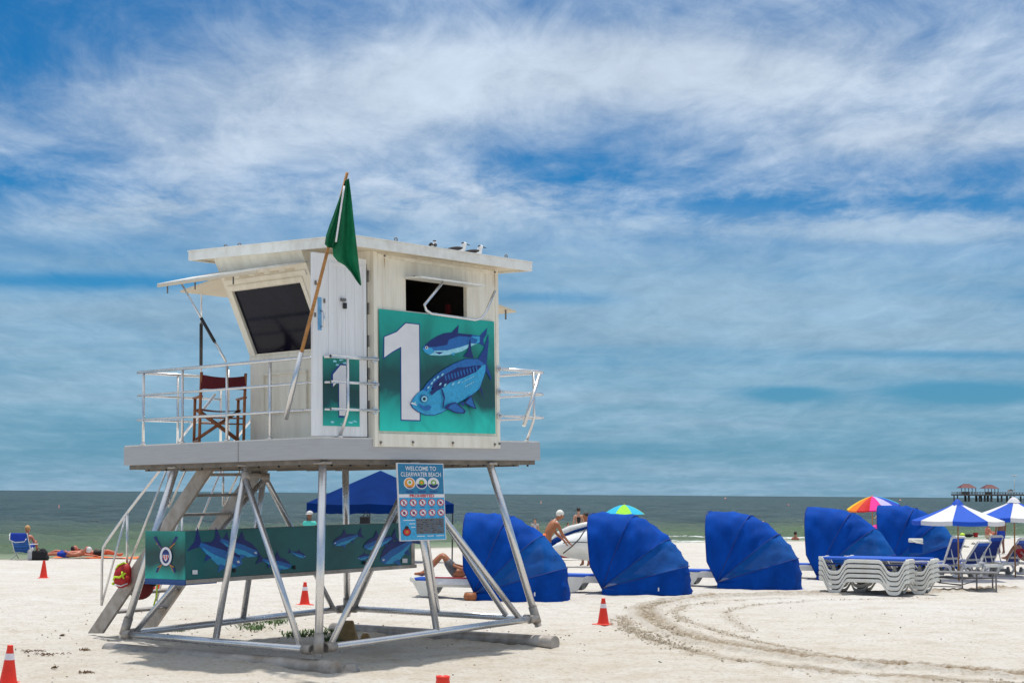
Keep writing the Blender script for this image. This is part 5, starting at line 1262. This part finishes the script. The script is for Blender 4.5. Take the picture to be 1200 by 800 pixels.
# straw basket by the first cabana
bk=thing('straw_bag',gz(G(551,703),0),0,'brown straw bag on the sand at the mouth of the first cabana','bag')
MB().lathe((0,0,0),[(.0,.0),(.12,.0),(.15,.08),(.12,.17),(.1,.17)],TEAK,14).build('bag_body',None,bk)

# sunbathers at left by the water
YB=54.
blc=thing('beach_chair',V(at(37,YB).x,YB,0),R(-10),'blue striped beach chair facing the sea at the far left','chair')
STR=mat('striped_blue_fabric',(.02,.13,.45),rough=.7,var=.8,vs=6,stretch=(.2,.2,6))
b=MB(); b.prism([V(-.28,-.25,.28),V(.28,-.25,.28),V(.3,-.55,.86),V(-.3,-.55,.86)],(0,.03,.01),STR); b.build('backrest',None,blc)
b=MB(); b.bbox((-.28,-.25,.24),(.28,.25,.28),STR,.01); b.build('seat',None,blc)
for sx in (-.3,.3): MB().tube([V(sx,-.57,.88),V(sx,-.25,.27),V(sx,.1,.0)],.014,PLAST,6).tube([V(sx,-.45,0),V(sx,.25,.27)],.014,PLAST,6).tube([V(sx,-.4,.5),V(sx,.25,.5)],.018,PLAST,6).build('side_frame',None,blc)
b=MB(); b.bbox((-.25,-.68,.62),(.28,-.57,.88),DBc,.03); b.build('head_pillow',None,blc)
b=MB(); b.tube([V(-.3,-.6,.85),V(-.27,-.66,.66),V(-.05,-.69,.57),V(.25,-.66,.6),V(.3,-.6,.7)],.014,WHITEC,5); b.build('strap',None,blc)
person(V(at(37,YB).x,YB,.2),R(-6),'sunburnt person sitting in the blue striped beach chair',SKINR,dict(SIT,elL=(-.36,.05,.36),wrL=(-.4,.28,.33),haL=(-.4,.36,.33)),hair=HAIRB,cloth=[('shorts',DBc,SHORTS,.02)])
for i,(x,w_,h_,nm,la) in enumerate([(43,.2,.45,'tote_bag','white and black patterned tote behind the beach chair'),(53,.5,.42,'duffel_bag','large black bag right of the beach chair'),(61.5,.14,.18,'shoe','small dark shoe at the end of the black bags')]):
    t=thing(nm,V(at(x,YB-.7).x,YB-.7,0),R(5),la,'bag' if i<2 else 'shoe')
    m_=(GREYF,BLKF,BLKF)[i]
    b=MB(); b.bbox((-w_/2,-.12,0),(w_/2,.12,h_*.75),m_,.05); b.ell((w_*.2,0,h_*.72),(w_*.22,.1,h_*.22),m_,8,6); b.build('body',None,t)
    b=MB(); b.tube([V(-w_*.3,-.13,h_*.6),V(0,-.15,h_*.95),V(w_*.3,-.13,h_*.6)],.015,m_,5); b.build('strap',None,t)
# orange towels and two sunbathers
tow=thing('orange_towel',V(at(122,55).x,55,.02),R(0),'long orange towel under the sunbathers near the water','towel')
b=MB(); b.grid([[V(x,y,.015+.02*math.sin(x*5+y*3)) for y in np.linspace(-.45,.45,6)] for x in np.linspace(-1.6,1.4,24)],ORANGE); b.build('towel_cloth',None,tow)
FL=stand(pelvis=(0,0,.13),waist=(0,-.16,.13),chest=(0,-.36,.15),neckb=(0,-.5,.2),neck=(0,-.56,.23),head=(0,-.63,.27),crown=(0,-.73,.3),shL=(-.17,-.44,.15),shR=(.17,-.44,.15),elL=(-.3,-.3,.12),elR=(.3,-.3,.08),wrL=(-.2,-.05,.2),wrR=(.3,-.05,.06),haL=(-.15,.02,.21),haR=(.3,.03,.06),
   hiL=(-.09,.06,.11),hiR=(.09,.06,.11),knL=(-.1,.46,.13),knR=(.1,.46,.22),anL=(-.1,.87,.06),anR=(.1,.85,.06),toL=(-.1,.94,.14),toR=(.1,.92,.14),heL=(-.1,.9,.03),heR=(.1,.88,.03),look=(0,.2,1))
person(V(at(86,54.6).x,54.6,.02),R(80),'sunbather in white cap lying on the sand left of the orange towel',SKINR,FL,hair=UMBW,cloth=[('swimsuit',DBc,SHORTS,.015)],s=1.05)
person(V(at(117,55).x,55,.05),R(-82),'sunburnt sunbather lying on the orange towel behind the stair handrail',SKINR,FL,hair=HAIRD,cloth=[('swimsuit',BLKF,SHORTS,.015)],s=1.0)
person(V(at(1199,47.6).x+.0,47.6,.41),R(30),'person resting on the rightmost raised lounger at the picture edge',SKINL,LIE,hair=HAIRD,cloth=[('shorts',RED,SHORTS,.02)])
# swimmers
for x,y,la,m_ in ((894,612,'swimmer head behind the third cabana slope',HAIRB),(932,625,'dark haired swimmer head in the surf left of the fourth cabana',HAIRD),(1069,601,'swimmer head left of the blue and white umbrella',HAIRD)):
    dd=2.36*F/(y+5-400-F*math.tan(TH)+400-400) if False else None
    hy=578.6+(x-600)*.0078; Yd=min(140,2.36*F/max(6,(y+7-hy)))
    q=D(x,y,Yd); person(V(q.x,q.y,q.z-1.6),R(random.uniform(0,360)),la,SKINR,stand(),hair=m_,cloth=[('swimwear',BLKF,SHORTS,.01)],hands=False,name='person')

# ------------------------------------------------------------------ kite being rigged, and its board
KD=1.6; kt=thing('inflatable_kite',V(at(672,YK-.3).x,YK-.3+KD,0),0,'white inflatable kite with navy leading edge resting on the sand','kite')
def kp(x,y,dy=0.): q=D(x,y,YK-.6+KD+dy); return q-kt.location
ue=[(646,637),(652,629),(660,622.5),(672,617.5),(688,613.5),(700,612)]; le=[(647,646),(656,650),(668,653.5),(680,655.5),(692,656.5),(704,656.5)]
rows=[]
for (a0_,b0_),(a1_,b1_) in zip(ue,le):
    rows.append([kp(a0_+(a1_-a0_)*f,b0_+(b1_-b0_)*f,.0-.5*math.sin(PI*f)+.5*f*0) for f in np.linspace(0,1,8)])
MB().grid(rows,mat('white_kite_cloth',(.78,.78,.76),rough=.8,var=.1,vs=3,bump=.5,bs=3)).build('canopy_cloth',None,kt)
MB().tube([kp(x,y,-.1) for x,y in [(641,640),(648,634),(656,626),(668,620.5),(686,616),(700,614)]],[.05,.12,.13,.14,.13,.12],mat('grey_white_leading_edge',(.6,.6,.58),rough=.5),10).build('leading_edge',None,kt)
MB().tube([kp(x,y,-.22) for x,y in [(650,631),(662,627),(674,622),(690,617)]],[.03,.05,.05,.04],NAVY,6).build('navy_stripe',None,kt)
MB().tube([kp(x,y,-.25) for x,y in [(643,641),(650,637.5),(657,633),(661,629)]],[.14,.17,.15,.06],NAVY,8).tube([kp(x,y,-.28) for x,y in [(655,632),(659,637),(658,640)]],[.12,.08,.02],NAVY,8).build('navy_wing_tip',None,kt)
b=MB(); b.tube([kp(x,y,-.6) for x,y in [(686,620),(679,631),(670,640),(660,648)]],.02,BLACK,5); b.tube([kp(x,y,-.6) for x,y in [(660,636),(668,634.5),(680,634.8),(690,635.5)]],.014,BLACK,5); b.build('bridle_lines',None,kt)
q1,q2=G(648,654),G(681,653)
bdn=thing('kite_board',V((q1.x+q2.x)/2,(q1.y+q2.y)/2-2.2,.06),R(-3),'black and red board lying on the sand before the white kite','board')
b=MB(); n_=24; pr=[V(.78*math.cos(a),.2*math.sin(a)*(1-.2*abs(math.cos(a))),.03+.06*math.cos(a)**2) for a in np.linspace(0,2*PI,n_,endpoint=False)]; b.prism(pr,(0,0,.04),mat('dark_red_board',(.2,.01,.015),rough=.3)); b.build('deck',None,bdn)
b=MB(); b.bbox((-.45,-.12,.09),(-.15,.12,.17),BLKF,.03); b.bbox((-.02,-.12,.09),(.2,.12,.15),BLKF,.03); build_each(b,'foot_strap',None,bdn)

# ------------------------------------------------------------------ pier
PY=900.; pl_=D(1118,582,PY); pr_=D(1262,582,PY)
wz=-.06
pp_=thing('fishing_pier',V(pl_.x,PY,wz),0,'long timber fishing pier on the horizon at the right edge','pier')
zt=D(1130,576,PY).z-wz; zb=D(1130,580.5,PY).z-wz; Lp=pr_.x-pl_.x
pxm=PY/F
b=MB(); b.box((0,-6,zb),(60*pxm,6,zb+.9),PIERW); b.box((56*pxm,0,zb+.2),(Lp+40,5,zb+1.),PIERW); b.build('deck',None,pp_)
b=MB()
for y0 in (-6,5.8): b.box((0,y0,zt-.25),(56*pxm if y0<0 else Lp+40,y0+.15,zt),PIERW); b.box((0,y0,zt-.95),(56*pxm if y0<0 else Lp+40,y0+.12,zt-.7),PIERW)
for x in np.arange(0,Lp+40,1.6): b.box((x,-6.0 if x<28 else .0,zb+.9),(x+.3,-5.8 if x<28 else .2,zt),PIERW)
b.build('railing',None,pp_)
for x,wd in ((2,1.),(15.2,2.1),(28,2.1),(34.0,1.2),(37.8,1.2),(41.4,1.9),(53.3,1.5),(64,1.8),(68,1.8),(80,1.4),(92,1.4)):
    b=MB(); xx=x*pxm; b.box((xx-wd/4,-4,-3),(xx+wd/4,-3,zb),PIERW); b.box((xx-wd/4,3,-3),(xx+wd/4,4,zb),PIERW); b.build('piling',None,pp_)
for k,(x0,x1,ytop,yea,la) in enumerate(((1123,1142.5,566.5,571.5,'left red roofed shelter near the end of the pier'),(1150.5,1168.5,567.5,572,'right red roofed shelter on the pier'))):
    a_=D(x0,yea,PY); c_=D(x1,yea,PY); r_=D(x0,ytop,PY)
    s_=thing('pier_shelter',V((a_.x+c_.x)/2,PY,wz+zb+.9),0,la,'shelter','red roofed shelters on the pier')
    ze=a_.z-wz-zb-.9; zr=r_.z-wz-zb-.9; hw=(c_.x-a_.x)/2
    b=MB(); v=[V(-hw,-4.5,ze),V(hw,-4.5,ze),V(hw,4.5,ze),V(-hw,4.5,ze),V(-hw*.45,-.6,zr-.3),V(hw*.45,-.6,zr-.3),V(hw*.45,.6,zr-.3),V(-hw*.45,.6,zr-.3)]
    b.add(v,[(0,1,5,4),(1,2,6,5),(2,3,7,6),(3,0,4,7),(4,5,6,7),(3,2,1,0)],PIERR); rf=b.build('roof',None,s_)
    b=MB(); b.prism([V(-hw*.35,-.8,zr-.35),V(hw*.35,-.8,zr-.35),V(hw*.35,0,zr),V(-hw*.35,0,zr)],(0,1.4,.0),PIERR); b.build('cupola',None,rf)
    for x in np.linspace(-hw*.85,hw*.85,5):
        MB().box((x-.18,-4,0),(x+.18,-3.7,ze),PIERW).build('post',None,s_)
    MB().box((-hw*.5,-1,0),(hw*.3,1,1.4),PIERW).build('bench',None,s_)
lp_=D(1189,576,PY); tl=D(1189,557,PY)
t=thing('lamp_mast',V(lp_.x,PY,lp_.z-.2),0,'tall thin pale lamp mast standing on the pier','mast')
MB().tube([V(0,0,-.8),V(0,0,tl.z-lp_.z)],[.2,.14],PLAST,6).build('mast',None,t); MB().bbox((-1.5,-.5,tl.z-lp_.z),(1.5,.5,tl.z-lp_.z+.5),PLAST,.1).build('lamp_head',None,t)
for x,la in ((1184,'white box shaped hut on the pier beside the lamp mast'),):
    q=D(x,577,PY); t=thing('pier_hut',V(q.x,PY,q.z-.3),0,la,'hut'); MB().bbox((-1.4,-1,0),(1.4,1,1.7),PLAST,.1).build('walls',None,t); MB().prism([V(-1.6,-1.1,1.7),V(1.6,-1.1,1.7),V(0,-1.1,2.3)],(0,2.2,0),GREYPL).build('roof',None,t)
# ------------------------------------------------------------------ buoys
for i,(x,y,la) in enumerate(((69,594.5,'small pale orange buoy far left on the sea'),(634,590.5,'pinkish white buoy on the sea above the first cabana'),(850,584.5,'tiny buoy far out above the third cabana'),(924,592,'small red buoy on the sea left of the fourth cabana'),(1055,586.5,'tiny pinkish buoy right of the rainbow umbrella'))):
    hy=578.6+(x-600)*.0078-.2; Yd=2.36*F/(y-hy); q=at(x,Yd,-.1)
    q=D(x,y,Yd); k=Yd/F
    t=thing('buoy',V(q.x,q.y,-.15),0,la,'buoy','marker buoys on the sea')
    b=MB(); b.lathe((0,0,0),[(.0,-.3*k),(1.0*k,-.2*k),(1.2*k,.6*k),(.7*k,1.6*k),(.25*k,4.6*k),(0,4.8*k)] if i<2 else [(0,-.3*k),(1.2*k,0),(1.3*k,.9*k),(.5*k,2.*k),(0,2.1*k)],mat('buoy_paint%d'%i,(.75,.35,.28) if i!=3 else (.7,.1,.08),rough=.5),10); b.build('float',None,t)
    MB().tube([V(0,0,1.5*k),V(0,0,(5.5 if i<2 else 2.8)*k)],.12*k,GREYM,5).build('marker',None,t)
# ------------------------------------------------------------------ toys and odds on the sand
q=gz(G(1135,629),.0); t=thing('beach_toy',q,0,'yellow, black and red beach toy lying near the water','toy'); b=MB(); b.ell((-.35,0,.12),(.16,.12,.12),NEON,8,6); b.ell((.0,0,.1),(.3,.12,.1),BLKF,8,6); b.build('body',None,t); MB().lathe((.42,0,0),[(.12,0),(.16,.26)],RED,10).build('bucket',None,t)
for x,y,w_,la in ((1131,641,.35,'dark sandal on the sand beside the umbrella pole'),(1141,637.5,.25,'small dark shoe left of the sitting person'),(1126,632,.2,'dark flip flop nearer the beach toy')):
    q=gz(G(x,y),.0); t=thing('shoe',q,R(random.uniform(0,90)),la,'shoe'); b=MB(); b.bbox((-w_/2,-.08,.01),(w_/2,.08,.05),BLKF,.012); b.build('sole',None,t); MB().tube([V(-w_*.1,-.07,.05),V(0,0,.1),V(-w_*.1,.07,.05)],.012,BLKF,5).build('strap',None,t)
# sandy blocks under the tower
for i,(x,y,s_,la) in enumerate(((408,748,.16,'brown sandy wedge block by the rear skid under the tower'),(428,746,.09,'small brown stone beside the wedge block'),(411,785,.12,'rounded pale lump of sand clod at the near skid end'))):
    q=gz(G(x,y),0); b=MB(); rn=random.Random(i)
    v=[V(q.x+sx*s_*(1-.5*z)*rn.uniform(.8,1.1),q.y+sy*s_*(1-.5*z)*rn.uniform(.8,1.1),-.02+z*s_*(1.9 if i==0 else .9)) for z in (0,1) for sx,sy in ((-1,-1),(1,-1),(1,1),(-1,1))]
    b.hexa(v,BRICK if i<2 else ALUW); o=b.build('sand_block',None,None,la,'block',bevel=.02)
SEA_=[(38,763.5,.32,.03,'largest strip of dark dried seaweed left of the stair'),(55,767,.28,.02,'thin strip of dried seaweed right of the largest strip'),(98,762.5,.11,.05,'clump of dried seaweed just left of the skid end'),(63,783,.045,.04,'small dark seaweed pellet low on the left'),(72,745,.05,.03,'dark seaweed pellet below the stair foot'),(97,788,.1,.012,'thin brown twig of seaweed near the bottom left')]
for x,y,l_,h_,la in SEA_:
    q=G(x,y); b=MB(); rn=random.Random(x)
    for k in range(18):
        x0_,y0_=q.x+rn.gauss(0,l_*.42),q.y+rn.gauss(0,l_*.3); a_=rn.uniform(-.9,.9); z0_=rn.uniform(.0,h_*.5)+.01; ln=rn.uniform(.02,.09)*min(1,l_*6)
        b.tube([V(x0_,y0_,z0_-.012),V(x0_+ln*.5*math.cos(a_),y0_+ln*.5*math.sin(a_),z0_+rn.uniform(0,.02)),V(x0_+ln*math.cos(a_+.5),y0_+ln*math.sin(a_+.5),z0_-.01)],rn.uniform(.003,.008),SEAWEED,4)
    b.build('seaweed_clump',None,None,la,'seaweed')
b=MB(); rn=random.Random(5)
def inside_px(x,y): return G(x,y)
for k in range(900):
    r=rn.random()
    if r<.55: x=rn.gauss(395,40)*0+rn.uniform(180,300)+120; 
    x,y=(rn.gauss(0,1),0)
    cx_,cy_,sx_,sy_=rn.choice([(312,727,14,2.2),(290,729,8,2),(210+90,735,9,1.6),(370,741,9,1.8),(345,743,7,1.5),(392,738,6,2),(325,727,9,2),(389,749,5,1.2),(206+3,736,4,1)])
    q=G(rn.gauss(cx_,sx_),rn.gauss(cy_,sy_)); 
    hgt=rn.uniform(.015,.055); a=rn.uniform(0,2*PI); l_=rn.uniform(.03,.09)
    tip=V(q.x+l_*math.cos(a),q.y+l_*math.sin(a),hgt); n_=V(-math.sin(a),math.cos(a),0)*rn.uniform(.008,.018); q.z=-.03
    b.add([q-n_*.4,q+n_*.4,q.lerp(tip,.6)+n_,tip,q.lerp(tip,.6)-n_],[(0,1,2,3,4)],WEED)
b.build('beach_weeds',None,None,'low green weeds scattered in the shade under the tower','weeds',None,'stuff')
# sand clods thrown up along the tyre ruts
CLOD=mat('damp_sand_clod',(.54,.46,.35),rough=1,var=.35,vs=9)
b=MB()
def along(pl,w_,n_,big):
    seg=[(math.dist(p,q),p,q) for p,q in zip(pl[:-1],pl[1:])]
    for k in range(n_):
        l_,p,q=rn.choices(seg,[x[0] for x in seg])[0]; f=rn.random(); x=p[0]+(q[0]-p[0])*f+rn.gauss(0,w_); y=p[1]+(q[1]-p[1])*f+rn.gauss(0,w_)
        if vnoise(np.array([x*.6]),np.array([y*.6]),91)[0]<-.28: continue
        r_=rn.uniform(.008,.014+big*.6*rn.random()**2); v=[]
        c_=V(x,y,rn.uniform(-.01,.035)); t1=Matrix.Rotation(rn.uniform(0,6),3,'Z')
        for sx,sy,sz in ((-1,-1,-1),(1,-1,-1),(1,1,-1),(-1,1,-1),(-1,-1,1),(1,-1,1),(1,1,1),(-1,1,1)):
            g_=.62 if sz>0 else 1; v.append(c_+t1@V(sx*r_*g_*rn.uniform(.6,1.2),sy*r_*g_*rn.uniform(.6,1.2),sz*r_*.7*rn.uniform(.6,1.1)))
        b.hexa(v,CLOD)
along(TRK1,.15,5200,.05); along(TRK3,.13,1500,.03); along(TRK2,.1,800,.025); along(TRK4,.1,300,.02)
b.build('sand_clods',None,None,'crumbly clods of damp sand thrown up along the curved tyre ruts','sand clods',None,'stuff')
# scattered shells and bits
b=MB()
for k in range(900):
    d_=rn.uniform(15,34); a=R(rn.uniform(-18,19)); q=V(d_*math.sin(a),d_*math.cos(a),rn.uniform(-.008,.004)); r_=rn.uniform(.006,.02)
    b.ell(q,(r_,r_*rn.uniform(.5,1),r_*.5),rn.choice([SEAWEED,BRICK,GREYPL]),5,3)
b.build('beach_debris',None,None,'shell bits and weed crumbs scattered over the sand','debris',None,'stuff')
